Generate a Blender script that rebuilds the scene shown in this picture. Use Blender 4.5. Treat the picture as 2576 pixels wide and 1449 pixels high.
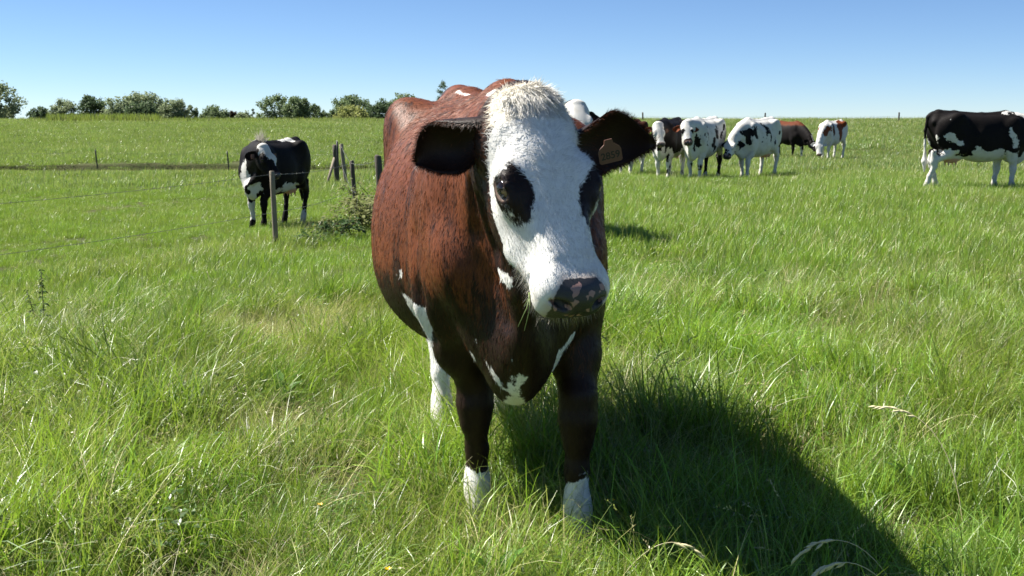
import bpy, bmesh, math, random
import numpy as np
from mathutils import Vector, Matrix

# ------------------------------------------------------------------ camera, sky, sun, exposure
scene = bpy.context.scene
COL = scene.collection
for _o in list(bpy.data.objects):
    bpy.data.objects.remove(_o)

CAM_H = 1.35
PITCH = 8.5
FPX = 2900.0                       # focal length in units of a 2576-wide picture
cam_data = bpy.data.cameras.new('camera')
cam = bpy.data.objects.new('camera', cam_data)
COL.objects.link(cam)
cam.location = (0, 0, CAM_H)
cam.rotation_euler = (math.radians(90 - PITCH), 0, 0)
cam_data.sensor_width = 36.0
cam_data.lens = 36.0 * FPX / 2576.0
cam_data.clip_start = 0.05
cam_data.clip_end = 6000
cam_data.dof.use_dof = True
cam_data.dof.focus_distance = 2.95
cam_data.dof.aperture_fstop = 20.0
scene.camera = cam

SUN_EL = 50.0
SUN_AZ = -68.0                      # degrees from +Y towards +X : sun stands to the left
world = bpy.data.worlds.new('World')
scene.world = world
world.use_nodes = True
wn = world.node_tree
for n in list(wn.nodes):
    wn.nodes.remove(n)
sky = wn.nodes.new('ShaderNodeTexSky')
sky.sky_type = 'NISHITA'
sky.sun_disc = False
sky.sun_elevation = math.radians(SUN_EL)
sky.sun_rotation = math.radians(SUN_AZ)
sky.altitude = 4500
sky.air_density = 1.0
sky.dust_density = 0.0
sky.ozone_density = 6.0
bg = wn.nodes.new('ShaderNodeBackground')
bg.inputs['Strength'].default_value = 0.05
wo = wn.nodes.new('ShaderNodeOutputWorld')
wn.links.new(sky.outputs[0], bg.inputs[0])
wn.links.new(bg.outputs[0], wo.inputs[0])

sun_data = bpy.data.lights.new('sun', 'SUN')
sun_data.energy = 5.0
sun_data.angle = math.radians(0.55)
sun_data.color = (1.0, 0.95, 0.86)
sun = bpy.data.objects.new('sun', sun_data)
COL.objects.link(sun)
_az, _el = math.radians(SUN_AZ), math.radians(SUN_EL)
SUN_DIR = Vector((math.sin(_az) * math.cos(_el), math.cos(_az) * math.cos(_el), math.sin(_el)))
sun.rotation_euler = SUN_DIR.to_track_quat('Z', 'Y').to_euler()
sun.location = (-20, 0, 20)

scene.view_settings.view_transform = 'Standard'
scene.view_settings.look = 'None'
scene.view_settings.exposure = 1.4
scene.view_settings.gamma = 1.0
scene.view_settings.use_curve_mapping = False
scene.cycles.use_denoising = True
scene.cycles.max_bounces = 5
scene.cycles.transparent_max_bounces = 8
scene.cycles.sample_clamp_indirect = 6.0

# ------------------------------------------------------------------ helpers
def px(x, y, d):
    """world point at forward distance d that shows at (x, y) of a 2576 x 1449 view; used to take sizes off the photo"""
    th = math.radians(PITCH)
    r = Vector(((x - 1288) / FPX, 1.0, -(y - 724.5) / FPX))
    yy = r.y * math.cos(th) + r.z * math.sin(th)
    zz = -r.y * math.sin(th) + r.z * math.cos(th)
    k = d / yy
    return Vector((r.x * k, d, CAM_H + zz * k))

def _h(i, j, k, seed):
    n = (i * 374761393 + j * 668265263 + k * 2147483647 + seed * 1274126177) & 0xffffffff
    n = ((n ^ (n >> 13)) * 1274126177) & 0xffffffff
    n = (n ^ (n >> 16)) & 0xffff
    return n.astype(np.float32) / 65535.0

def vnoise(P, scale=1.0, seed=0):
    """value noise, -1..1, at points P (n, 3)"""
    Q = np.asarray(P, np.float64) * scale
    I = np.floor(Q).astype(np.int64)
    f = (Q - I).astype(np.float32)
    f = f * f * (3 - 2 * f)
    out = np.zeros(len(Q), np.float32)
    for a in (0, 1):
        for b in (0, 1):
            for c in (0, 1):
                w = (f[:, 0] if a else 1 - f[:, 0]) * (f[:, 1] if b else 1 - f[:, 1]) * (f[:, 2] if c else 1 - f[:, 2])
                out += w * _h(I[:, 0] + a, I[:, 1] + b, I[:, 2] + c, seed)
    return out * 2 - 1

def fbm(P, scale, seed=0, oct=3):
    s = np.zeros(len(P), np.float32); a = 1.0; t = 0
    for o in range(oct):
        s += a * vnoise(P, scale * 2 ** o, seed + 17 * o); t += a; a *= .5
    return s / t

def sstep(a, b, x):
    t = np.clip((x - a) / (b - a), 0, 1)
    return t * t * (3 - 2 * t)

def tag(o, label=None, cat=None, group=None, kind=None):
    if label: o['label'] = label
    if cat: o['category'] = cat
    if group: o['group'] = group
    if kind: o['kind'] = kind
    return o

def empty(name, loc=(0, 0, 0), rz=0.0):
    o = bpy.data.objects.new(name, None)
    COL.objects.link(o)
    o.location = loc
    o.rotation_euler = (0, 0, rz)
    o.empty_display_size = 0.1
    return o

def mesh_from(name, V, polys, smooth=True, mats=()):
    """V (n,3) array, polys (m,k) array or list of such arrays"""
    me = bpy.data.meshes.new(name)
    if not isinstance(polys, (list, tuple)):
        polys = [polys]
    polys = [np.asarray(p, np.int32) for p in polys if len(p)]
    V = np.asarray(V, np.float32)
    me.vertices.add(len(V))
    me.vertices.foreach_set('co', V.ravel())
    loops = np.concatenate([p.ravel() for p in polys])
    tot = np.concatenate([np.full(len(p), p.shape[1], np.int32) for p in polys])
    start = np.concatenate([[0], np.cumsum(tot)[:-1]]).astype(np.int32)
    me.loops.add(len(loops))
    me.loops.foreach_set('vertex_index', loops)
    me.polygons.add(len(tot))
    me.polygons.foreach_set('loop_start', start)
    me.polygons.foreach_set('loop_total', tot)
    me.polygons.foreach_set('use_smooth', np.full(len(tot), smooth))
    for m in mats:
        me.materials.append(m)
    me.update(calc_edges=True)
    return me

def fattr(me, name, vals):
    a = me.attributes.new(name, 'FLOAT', 'POINT')
    a.data.foreach_set('value', np.asarray(vals, np.float32))

def cattr(me, name, rgb):
    a = me.attributes.new(name, 'FLOAT_COLOR', 'POINT')
    c = np.ones((len(rgb), 4), np.float32); c[:, :3] = rgb
    a.data.foreach_set('color', c.ravel())

def obj(name, me, parent=None):
    o = bpy.data.objects.new(name, me)
    COL.objects.link(o)
    if parent is not None:
        o.parent = parent
    return o

class MB:
    """collects shapes into one mesh"""
    def __init__(s):
        s.v = []; s.f = []
    def tube(s, pts, radii, seg=6, caps=True):
        pts = [Vector(p) for p in pts]
        b0 = len(s.v); n = len(pts)
        up = None
        for i, p in enumerate(pts):
            d = (pts[min(i + 1, n - 1)] - pts[max(i - 1, 0)]).normalized()
            if up is None:
                up = d.orthogonal().normalized()
            up = (up - d * up.dot(d)).normalized()
            sd = d.cross(up)
            for k in range(seg):
                a = 2 * math.pi * k / seg
                s.v.append(tuple(p + (up * math.cos(a) + sd * math.sin(a)) * radii[i]))
        for i in range(n - 1):
            for k in range(seg):
                s.f.append((b0 + i * seg + k, b0 + i * seg + (k + 1) % seg, b0 + (i + 1) * seg + (k + 1) % seg, b0 + (i + 1) * seg + k))
        if caps:
            s.f.append(tuple(b0 + k for k in range(seg))[::-1])
            s.f.append(tuple(b0 + (n - 1) * seg + k for k in range(seg)))
    def leaf(s, p, d, side, L, W, fold=0.15, droop=0.2):
        """a pointed leaf with a fold and a droop: 8 faces"""
        p = Vector(p); d = Vector(d).normalized(); side = Vector(side)
        side = (side - d * side.dot(d)).normalized(); nn = d.cross(side)
        b0 = len(s.v)
        prof = [(0, .12), (.3, .9), (.6, .8), (1, 0.02)]
        for t, w in prof:
            c = p + d * (L * t) - Vector((0, 0, droop * L * t * t))
            s.v.append(tuple(c + side * W * .5 * w + nn * fold * W * w))
            s.v.append(tuple(c))
            s.v.append(tuple(c - side * W * .5 * w + nn * fold * W * w))
        for i in range(3):
            a = b0 + i * 3
            s.f.append((a, a + 1, a + 4, a + 3)); s.f.append((a + 1, a + 2, a + 5, a + 4))
    def build(s, name, mat, parent=None, smooth=True):
        me = bpy.data.meshes.new(name)
        me.from_pydata(s.v, [], s.f)
        me.materials.append(mat)
        me.polygons.foreach_set('use_smooth', np.full(len(me.polygons), smooth))
        me.update()
        return obj(name, me, parent)

# ------------------------------------------------------------------ node helpers
def new_mat(name):
    m = bpy.data.materials.new(name); m.use_nodes = True
    nt = m.node_tree
    b = nt.nodes['Principled BSDF']
    return m, nt, b

def N(nt, typ, **kw):
    n = nt.nodes.new(typ)
    for k, v in kw.items():
        setattr(n, k, v)
    return n

def setin(nt, node, name, val):
    s = node.inputs[name]
    if isinstance(val, bpy.types.NodeSocket):
        nt.links.new(val, s)
    else:
        s.default_value = val

def attr(nt, name, out='Fac'):
    a = N(nt, 'ShaderNodeAttribute'); a.attribute_name = name
    return a.outputs[out]

def math_(nt, op, a, b=None, c=None, clamp=False):
    n = N(nt, 'ShaderNodeMath'); n.operation = op; n.use_clamp = clamp
    for i, v in enumerate((a, b, c)):
        if v is None: continue
        setin(nt, n, i, v)
    return n.outputs[0]

def maprange(nt, v, a, b, c=0.0, d=1.0, smooth=True):
    n = N(nt, 'ShaderNodeMapRange'); n.interpolation_type = 'SMOOTHSTEP' if smooth else 'LINEAR'
    setin(nt, n, 'Value', v)
    n.inputs['From Min'].default_value = a; n.inputs['From Max'].default_value = b
    n.inputs['To Min'].default_value = c; n.inputs['To Max'].default_value = d
    return n.outputs['Result']

def mixc(nt, f, a, b, blend='MIX'):
    n = N(nt, 'ShaderNodeMix'); n.data_type = 'RGBA'; n.blend_type = blend
    setin(nt, n, 0, f)
    for i, v in ((6, a), (7, b)):
        if isinstance(v, (tuple, list)):
            v = tuple(v) + (1.0,) if len(v) == 3 else v
        setin(nt, n, i, v)
    return n.outputs[2]

def noise(nt, vec, scale, detail=3.0, rough=.55, dist=0.0, out='Fac'):
    n = N(nt, 'ShaderNodeTexNoise')
    if vec is not None: nt.links.new(vec, n.inputs['Vector'])
    n.inputs['Scale'].default_value = scale; n.inputs['Detail'].default_value = detail
    n.inputs['Roughness'].default_value = rough; n.inputs['Distortion'].default_value = dist
    return n.outputs[out]

def objco(nt):
    return N(nt, 'ShaderNodeTexCoord').outputs['Object']

def mapping(nt, vec, scale=(1, 1, 1), rot=(0, 0, 0)):
    n = N(nt, 'ShaderNodeMapping')
    nt.links.new(vec, n.inputs['Vector'])
    n.inputs['Scale'].default_value = scale; n.inputs['Rotation'].default_value = rot
    return n.outputs[0]

def bump(nt, h, strength, dist):
    n = N(nt, 'ShaderNodeBump'); n.inputs['Strength'].default_value = strength; n.inputs['Distance'].default_value = dist
    nt.links.new(h, n.inputs['Height'])
    return n.outputs[0]
# ------------------------------------------------------------------ lie of the land
def _lut(pts):
    x, y = zip(*pts)
    t = np.linspace(x[0], x[-1], 2000)
    v = np.interp(t, x, y)
    k = np.exp(-np.linspace(-2, 2, 41) ** 2); k /= k.sum()
    return t, np.convolve(np.pad(v, 20, 'edge'), k, 'valid')
_LA = _lut([(-40, 0), (5, 0), (10, -.17), (15, -.42), (18.7, -.47), (34, -.65), (50, -1.1), (75, -.6), (100, .30), (128, .80), (150, .6), (220, -1.5), (300, -4), (420, -7)])
_LB = _lut([(-40, 0), (10, 0), (22, 0), (27, -.16), (46, -.3), (65, .35), (85, .93), (98, .85), (140, -1), (300, -6), (420, -8)])
def HGT(x, y):
    x = np.asarray(x, float); y = np.asarray(y, float)
    r = x / np.maximum(y + 1, 1)
    wl = sstep(.04, -.14, r)
    h = np.interp(y, *_LA) * wl + np.interp(y, *_LB) * (1 - wl)
    h = h - .30 * sstep(-.2, -.5, r) * sstep(5, 11, y) * sstep(40, 20, y)
    yd = y - 51.0 - .02 * x
    h = h + (.32 * sstep(-.05, .25, yd) * sstep(26, 2, yd) - .12 * np.exp(-((yd + .5) / .6) ** 2)) * sstep(-3, -6, x)     # bank above a ditch
    P = np.stack([x, y, np.zeros_like(x)], -1).reshape(-1, 3)
    n = (vnoise(P, .45, 3) * .03 + vnoise(P, 1.7, 4) * .012).reshape(x.shape)
    return h + n * sstep(1.5, 5, np.hypot(x - 0, y - 3.9)) 
def hgt(x, y):
    return float(HGT(np.array([x]), np.array([y]))[0])

def ground_material():
    m, nt, b = new_mat('pasture_soil')
    pos = N(nt, 'ShaderNodeNewGeometry').outputs['Position']
    n1 = noise(nt, pos, .35, 4, .6); n2 = noise(nt, pos, 6, 5, .7)
    c = mixc(nt, n1, (.034, .052, .013), (.062, .088, .022))
    c = mixc(nt, maprange(nt, n2, .42, .62), mixc(nt, .5, c, (.045, .034, .018)), c)
    pt = attr(nt, 'bare')
    c = mixc(nt, pt, c, mixc(nt, n2, (.075, .056, .03), (.20, .16, .09)))
    nt.links.new(c, b.inputs['Base Color'])
    b.inputs['Roughness'].default_value = .9; b.inputs['Specular IOR Level'].default_value = .1
    nt.links.new(bump(nt, n2, .8, .05), b.inputs['Normal'])
    return m

BARE = [(-1.80, 7.05, 1.05, .62), (-1.30, 7.75, .85, .45), (-2.6, 5.2, .35, .22)]
def bare_at(x, y):
    f = np.zeros_like(x)
    for cx, cy, rx, ry in BARE:
        f = np.maximum(f, 1 - ((x - cx) / rx) ** 2 - ((y - cy) / ry) ** 2)
    P = np.stack([x, y, x * 0], -1).reshape(-1, 3)
    return np.clip(f * 1.6 + vnoise(P, 6, 8).reshape(x.shape) * .35 * (f > -.5), 0, 1)

def build_ground():
    ys = np.concatenate([np.arange(-14, 1, 1.0), np.arange(1, 12, .16), np.arange(12, 49, .5), np.arange(49, 54, .12), np.arange(54, 62, .5), np.arange(62, 160, 2.0), np.arange(160, 440, 8.0)])
    t = np.linspace(-1, 1, 181)
    xs = np.sign(t) * (np.abs(t) * 12 + np.abs(t) ** 4 * 300)
    X, Y = np.meshgrid(xs, ys)
    Z = HGT(X, Y)
    V = np.stack([X, Y, Z], -1).reshape(-1, 3)
    ny, nx = X.shape
    a = (np.arange(ny - 1)[:, None] * nx + np.arange(nx - 1)[None]).ravel()
    Q = np.stack([a, a + 1, a + nx + 1, a + nx], 1)
    me = mesh_from('ground', V, Q, True, [ground_material()])
    fattr(me, 'bare', bare_at(X, Y).ravel())
    g = obj('ground', me)
    tag(g, kind='structure')
    return g
build_ground()
# ------------------------------------------------------------------ implicit modelling: a signed field on a grid, then one continuous surface
class Field:
    def __init__(s, xs, ys, zs):
        s.ax = [np.asarray(a, np.float32) for a in (xs, ys, zs)]
        s.F = np.full([len(a) for a in s.ax], 0.6, np.float32)
    def blk(s, lo, hi):
        sl = []
        for a, l, h in zip(s.ax, lo, hi):
            i = max(int(np.searchsorted(a, l)) - 1, 0); j = min(int(np.searchsorted(a, h)) + 1, len(a))
            if j - i < 1: return None
            sl.append(slice(i, j))
        return tuple(sl)
    def put(s, lo, hi, fn, k, sub=False):
        b = s.blk(np.asarray(lo) - k - .03, np.asarray(hi) + k + .03)
        if b is None: return
        X = s.ax[0][b[0]][:, None, None]; Y = s.ax[1][b[1]][None, :, None]; Z = s.ax[2][b[2]][None, None, :]
        d = fn(X, Y, Z).astype(np.float32)
        A = s.F[b]
        if sub:
            d = -d
            h = np.maximum(k - np.abs(A - d), 0) / k
            s.F[b] = np.maximum(A, d) + h * h * k * .25
        else:
            h = np.maximum(k - np.abs(A - d), 0) / k
            s.F[b] = np.minimum(A, d) - h * h * k * .25
    # ellipsoid with axes given by rows of R
    def ell(s, c, r, k=.04, R=None, sub=False):
        c = np.asarray(c, float); r = np.asarray(r, float)
        R = np.eye(3) if R is None else np.asarray(R, float)
        ext = np.sqrt(((R * r[:, None]) ** 2).sum(0))
        def fn(X, Y, Z):
            x, y, z = X - c[0], Y - c[1], Z - c[2]
            q = [R[i, 0] * x + R[i, 1] * y + R[i, 2] * z for i in range(3)]
            k0 = np.sqrt((q[0] / r[0]) ** 2 + (q[1] / r[1]) ** 2 + (q[2] / r[2]) ** 2)
            k1 = np.sqrt((q[0] / r[0] ** 2) ** 2 + (q[1] / r[1] ** 2) ** 2 + (q[2] / r[2] ** 2) ** 2) + 1e-9
            return k0 * (k0 - 1) / k1
        s.put(c - ext, c + ext, fn, k, sub)
    # tapered segment with elliptic section: ra, rb = (lateral, other)
    def seg(s, a, b, ra, rb, k=.03, lat=(0, 1, 0), sub=False):
        a = np.asarray(a, float); b = np.asarray(b, float)
        ra = np.broadcast_to(np.asarray(ra, float), 2); rb = np.broadcast_to(np.asarray(rb, float), 2)
        d = b - a; L = np.linalg.norm(d) + 1e-9; d = d / L
        l = np.asarray(lat, float); l = l - d * l.dot(d); l /= np.linalg.norm(l) + 1e-9
        n = np.cross(d, l)
        m = max(ra.max(), rb.max())
        def fn(X, Y, Z):
            x, y, z = X - a[0], Y - a[1], Z - a[2]
            al = x * d[0] + y * d[1] + z * d[2]
            t = np.clip(al / L, 0, 1)
            ex = al - t * L
            qa = x * l[0] + y * l[1] + z * l[2]
            qb = x * n[0] + y * n[1] + z * n[2]
            Ra = ra[0] + (rb[0] - ra[0]) * t; Rb = ra[1] + (rb[1] - ra[1]) * t
            mm = np.minimum(Ra, Rb)
            return (np.sqrt((qa / Ra) ** 2 + (qb / Rb) ** 2 + (ex / mm) ** 2) - 1) * mm
        s.put(np.minimum(a, b) - m, np.maximum(a, b) + m, fn, k, sub)
    def chain(s, pts, rad, k=.03, lat=(0, 1, 0)):
        for i in range(len(pts) - 1):
            s.seg(pts[i], pts[i + 1], rad[i], rad[i + 1], k, lat)
    # loft along a straight axis; frame o, (e0 = along, e1 = lateral, e2 = up); ctrl rows: t, half width, top, bottom, centre
    def loft(s, o, E, ctrl, p=2.3, k=.04, box=None):
        o = np.asarray(o, float); E = np.asarray(E, float); C = np.asarray(ctrl, float)
        tt = np.linspace(C[0, 0], C[-1, 0], 240)
        prof = [crom(C[:, 0], C[:, j], tt) for j in range(1, 5)]
        m = max(np.abs(C[:, 1]).max(), np.abs(C[:, 2]).max(), np.abs(C[:, 3]).max())
        c0 = o + E[0] * C[0, 0]; c1 = o + E[0] * C[-1, 0]
        lo, hi = (np.minimum(c0, c1) - m, np.maximum(c0, c1) + m) if box is None else box
        def fn(X, Y, Z):
            x, y, z = X - o[0], Y - o[1], Z - o[2]
            t = E[0, 0] * x + E[0, 1] * y + E[0, 2] * z
            u = E[1, 0] * x + E[1, 1] * y + E[1, 2] * z
            w = E[2, 0] * x + E[2, 1] * y + E[2, 2] * z
            tc = np.clip(t, tt[0], tt[-1])
            hw, tp, bt, ce = [np.interp(tc, tt, q) for q in prof]
            up = np.maximum(tp - ce, .004); dn = np.maximum(ce - bt, .004)
            hv = np.where(w > ce, up, dn)
            rho = (np.abs(u / hw) ** p + np.abs((w - ce) / hv) ** p) ** (1 / p)
            mm = np.minimum(hw, np.minimum(up, dn))
            d = (rho - 1) * mm
            return np.where(np.abs(t - tc) > 0, np.maximum(d, 0) + np.abs(t - tc), d)
        s.put(lo, hi, fn, k)
    def mesh(s, smooth_it=2):
        F = s.F; ax = s.ax
        ins = F < 0
        cnt = np.zeros([n - 1 for n in F.shape], np.uint8)
        for a in (0, 1):
            for b in (0, 1):
                for c in (0, 1):
                    cnt += ins[a:F.shape[0] - 1 + a, b:F.shape[1] - 1 + b, c:F.shape[2] - 1 + c]
        act = (cnt > 0) & (cnt < 8)
        I = np.argwhere(act)
        idx = np.full(act.shape, -1, np.int32)
        idx[act] = np.arange(len(I))
        corners = [(a, b, c) for a in (0, 1) for b in (0, 1) for c in (0, 1)]
        val = {cn: F[I[:, 0] + cn[0], I[:, 1] + cn[1], I[:, 2] + cn[2]] for cn in corners}
        acc = np.zeros((len(I), 3)); n = np.zeros(len(I))
        for cn in corners:
            for d in range(3):
                if cn[d]: continue
                c2 = list(cn); c2[d] = 1; c2 = tuple(c2)
                v0, v1 = val[cn], val[c2]
                m = (v0 < 0) != (v1 < 0)
                t = np.where(m, v0 / np.where(m, v0 - v1, 1), 0)
                p = np.tile(np.asarray(cn, float), (len(I), 1)); p[:, d] = t
                acc[m] += p[m]; n[m] += 1
        P = I + acc / n[:, None]
        V = np.stack([np.interp(P[:, d], np.arange(len(ax[d])), ax[d]) for d in range(3)], 1)
        quads = []
        for d in range(3):
            sl0 = [slice(None)] * 3; sl1 = [slice(None)] * 3
            sl0[d] = slice(0, -1); sl1[d] = slice(1, None)
            ch = ins[tuple(sl0)] != ins[tuple(sl1)]
            e = np.argwhere(ch)
            o1, o2 = (d + 1) % 3, (d + 2) % 3
            e = e[(e[:, o1] > 0) & (e[:, o2] > 0) & (e[:, o1] < F.shape[o1] - 1) & (e[:, o2] < F.shape[o2] - 1)]
            def g(a, b):
                q = e.copy(); q[:, o1] -= a; q[:, o2] -= b
                return idx[q[:, 0], q[:, 1], q[:, 2]]
            Q = np.stack([g(1, 1), g(0, 1), g(0, 0), g(1, 0)], 1)
            fl = ins[e[:, 0], e[:, 1], e[:, 2]]
            Q[~fl] = Q[~fl][:, ::-1]
            quads.append(Q)
        Q = np.concatenate(quads)
        Q = Q[(Q >= 0).all(1)]
        E = np.concatenate([Q[:, [0, 1]], Q[:, [1, 2]], Q[:, [2, 3]], Q[:, [3, 0]]])
        deg = np.bincount(E[:, 0], minlength=len(V)).astype(float) + 1e-9
        for it in range(smooth_it):
            for lam in (.55, -.52):
                S = np.stack([np.bincount(E[:, 0], weights=V[E[:, 1], d], minlength=len(V)) for d in range(3)], 1) / deg[:, None]
                V = V + lam * (S - V)
        return V, Q

def crom(x, y, t):
    """smooth (monotone-ish) interpolation through control points"""
    x = np.asarray(x, float); y = np.asarray(y, float)
    m = np.gradient(y, x)
    i = np.clip(np.searchsorted(x, t) - 1, 0, len(x) - 2)
    h = x[i + 1] - x[i]; s = (t - x[i]) / h
    return ((2 * s ** 3 - 3 * s ** 2 + 1) * y[i] + (s ** 3 - 2 * s ** 2 + s) * h * m[i]
            + (-2 * s ** 3 + 3 * s ** 2) * y[i + 1] + (s ** 3 - s ** 2) * h * m[i + 1])

def vnormals(V, Q):
    n = np.cross(V[Q[:, 2]] - V[Q[:, 0]], V[Q[:, 3]] - V[Q[:, 1]]) if Q.shape[1] == 4 else np.cross(V[Q[:, 1]] - V[Q[:, 0]], V[Q[:, 2]] - V[Q[:, 0]])
    out = np.zeros_like(V)
    for j in range(Q.shape[1]):
        for d in range(3):
            out[:, d] += np.bincount(Q[:, j], weights=n[:, d], minlength=len(V))
    return out / (np.linalg.norm(out, axis=1, keepdims=True) + 1e-12)

def axis_pts(lo, hi, h, fine=None, hf=None):
    if fine is None:
        return np.arange(lo, hi + h, h)
    a = np.arange(lo, fine[0], h); b = np.arange(fine[0], fine[1], hf); c = np.arange(fine[1], hi + h, h)
    return np.concatenate([a, b, c])

def poly_sd(U, Vv, poly):
    """signed distance in the plane, positive inside"""
    P = np.asarray(poly, float); n = len(P)
    d = np.full(U.shape, 9.0); ins = np.zeros(U.shape, bool)
    for i in range(n):
        a, b = P[i], P[(i + 1) % n]
        e = b - a
        t = np.clip(((U - a[0]) * e[0] + (Vv - a[1]) * e[1]) / (e @ e + 1e-12), 0, 1)
        d = np.minimum(d, np.hypot(U - a[0] - t * e[0], Vv - a[1] - t * e[1]))
        c = ((a[1] > Vv) != (b[1] > Vv)) & (U < (b[0] - a[0]) * (Vv - a[1]) / (b[1] - a[1] + 1e-12) + a[0])
        ins ^= c
    return np.where(ins, d, -d)

# ------------------------------------------------------------------ the cow
def head_frame(poll, hdir, roll=0.0):
    ev = np.asarray(hdir, float); ev = ev / np.linalg.norm(ev)
    eu = np.cross((0, 0, 1), ev); eu /= np.linalg.norm(eu)
    ew = np.cross(ev, eu)
    if roll:
        c, s_ = math.cos(roll), math.sin(roll)
        eu, ew = c * eu + s_ * ew, c * ew - s_ * eu
    return np.asarray(poll, float), np.stack([ev, eu, ew])      # rows: along, lateral (cow's left), out of the face

def cow_field(fld, P, detail=False):
    o, E = head_frame(P['poll'], P['hdir'], P.get('roll', 0))
    ev, eu, ew = E
    W = lambda u, v, w: o + ev * v + eu * u + ew * w
    fat = P.get('fat', 1.0); by = P.get('bry', 0.0); ls = P.get('leg', 1.0)
    # trunk: x, half width, top, bottom, centre
    fld.loft((0, 0, 0), np.array([[1, 0, 0], [0, 1, 0], [0, 0, 1.]]), [
        (-1.47, .05, 1.35, 1.16, 1.26), (-1.40, .13, 1.405, 1.02, 1.23), (-1.28, .205, 1.43, .84, 1.13), (-1.06, .265, 1.42, .70, 1.06),
        (-.82, .345 * fat, 1.405, .60, .97), (-.58, .395 * fat, 1.39, .535, .90), (-.30, .355 * fat, 1.39, .54, .89),
        (-.08, .285 * fat, 1.405, .585, .92), (.10, .235, 1.37, .585, .93), (.23, .19, 1.27, .60, .93), (.31, .11, 1.10, .70, .92), (.35, .03, 1.0, .82, .92)],
        p=2.3, k=.03, box=((-1.5, -.5, .4), (.42, .5, 1.6)))
    # spine, withers, hooks, pins
    fld.chain([(-1.44, 0, 1.385), (-1.3, 0, 1.425), (-1.0, 0, 1.41), (-.5, 0, 1.375), (-.05, 0, 1.40), (.12, 0, 1.35)], [(.02, .02), (.035, .03), (.04, .03), (.035, .028), (.04, .04), (.04, .04)], k=.07)
    for sgn in (-1, 1):
        fld.ell((-1.02, sgn * .255, 1.325), (.10, .05, .07), k=.11)
        fld.ell((-1.05, sgn * .225, 1.16), (.20, .09, .22), k=.12)
        fld.ell((-1.41, sgn * .125, 1.25), (.05, .04, .05), k=.07)
        fld.ell((-.80, sgn * .415 * fat, 1.20), (.11, .04, .10), k=.12, sub=True)             # hollow of the flank
        fld.ell((.0, sgn * .195, 1.06), (.17, .085, .27), k=.09, R=_rot_y(-14))               # shoulder blade
        fld.ell((.15, sgn * .175, .92), (.11, .08, .12), k=.08)                               # point of shoulder
        fld.ell((-1.17, sgn * .19, 1.02), (.23, .10, .30), k=.09, R=_rot_y(12))               # thigh
        fld.ell((-.93, sgn * .245, .80), (.10, .075, .13), k=.09)                             # stifle
    # brisket and dewlap
    fld.ell((.20, by * .7, .67), (.15, .095, .13), k=.09)
    fld.chain([(.04, by * .5, .60), (.20, by, .56), (.30, by, .68)], [(.05, .06), (.038, .05), (.05, .07)], k=.07)
    # neck
    nb = W(0, .07, -.10)                 # neck joins behind the poll
    a0 = np.array((-.08, 0, 1.12)); a1 = np.array((.2, 0, 1.1))
    dn = nb - a1
    p2 = a1 + dn * .55 + np.array((0, 0, .03)) * (1 if nb[2] > .9 else 2)
    pts = [a0, a1, p2, nb]
    tt = np.linspace(0, 1, 9)
    path = [(1 - t) ** 3 * pts[0] + 3 * t * (1 - t) ** 2 * pts[1] + 3 * t * t * (1 - t) * pts[2] + t ** 3 * pts[3] for t in tt]
    rl = np.interp(tt, [0, .35, .7, 1], [.21, .16, .12, .105]); rv = np.interp(tt, [0, .35, .7, 1], [.27, .25, .19, .145])
    fld.chain(path, [(rl[i], rv[i]) for i in range(9)], k=.07)
    th = W(0, .22, -.19)                 # throat
    br = np.array((.29, by, .74))
    mid = (th * .55 + br * .45) - np.array((.05, 0, .02)); mid2 = th * .25 + br * .75 - np.array((.03, 0, .0))
    fld.chain([th - ev * .06, mid, mid2, br, (.25, by, .60)], [(.045, .06), (.036, .08), (.034, .08), (.036, .08), (.04, .06)], k=.08)
    # legs
    for i, (fx, fy) in enumerate(P['feet']):     # front left, front right, hind left, hind right
        sgn = 1 if i in (0, 2) else -1
        lat = (0, 1, 0)
        sc_ = lambda L: [(a * ls, b * ls) for a, b in L]
        if i < 2:
            el = np.array((-.02 + .25 * (fx - 0), sgn * .195, .76)); kn = np.array((fx * .85 + .25 * el[0] * .15 + .02, fy * .9 + sgn * .02, .415))
            fld.ell(el + (0.02, 0, .05), (.12, .09, .18), k=.08)
            fld.chain([el, el * .55 + kn * .45 + (.005, 0, 0), kn + (0, 0, .075), kn, kn - (0, 0, .06), (fx * .97, fy, .25), (fx, fy, .155), (fx + .012, fy, .115), (fx + .03, fy, .07), (fx + .045, fy, .0)],
                      sc_([(.098, .118), (.076, .088), (.053, .058), (.055, .060), (.043, .046), (.033, .040), (.035, .044), (.039, .049), (.036, .047), (.050, .064)]), k=.03, lat=lat)
        else:
            st = np.array((-.95, sgn * .225, .80)); hk = np.array((fx - .115 + 1.0 * max(0, -1.28 - fx), fy * .85 + sgn * .03, .525))
            fld.chain([st + (-.05, -sgn * .02, .06), st * .5 + hk * .5 + (.015, 0, .02), hk + (.025, 0, .05), hk, hk + (.015, 0, -.07), (.45 * (hk[0] + .015) + .55 * (fx - .02), fy, .29), (fx - .03 + .2 * (hk[0] - fx + .115), fy, .165), (fx - .012, fy, .115), (fx + .01, fy, .07), (fx + .03, fy, .0)],
                      sc_([(.10, .13), (.068, .085), (.048, .058), (.045, .062), (.040, .05), (.034, .042), (.038, .048), (.041, .05), (.039, .048), (.050, .062)]), k=.03, lat=lat)
            fld.seg(hk + (-.03, 0, .04), (hk[0] - .0, hk[1], .72), (.025, .03), (.05, .06), k=.05)
    # udder and tail
    if P.get('udder', True):
        fld.ell((-1.02, 0, .635), (.19, .135, .12), k=.07)
        for sx in (-1.09, -.95):
            for sy in (-.07, .07):
                fld.seg((sx, sy, .56), (sx, sy, .475), .02, .011, k=.02)
    ty = P.get('tail', 0.0)
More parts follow.
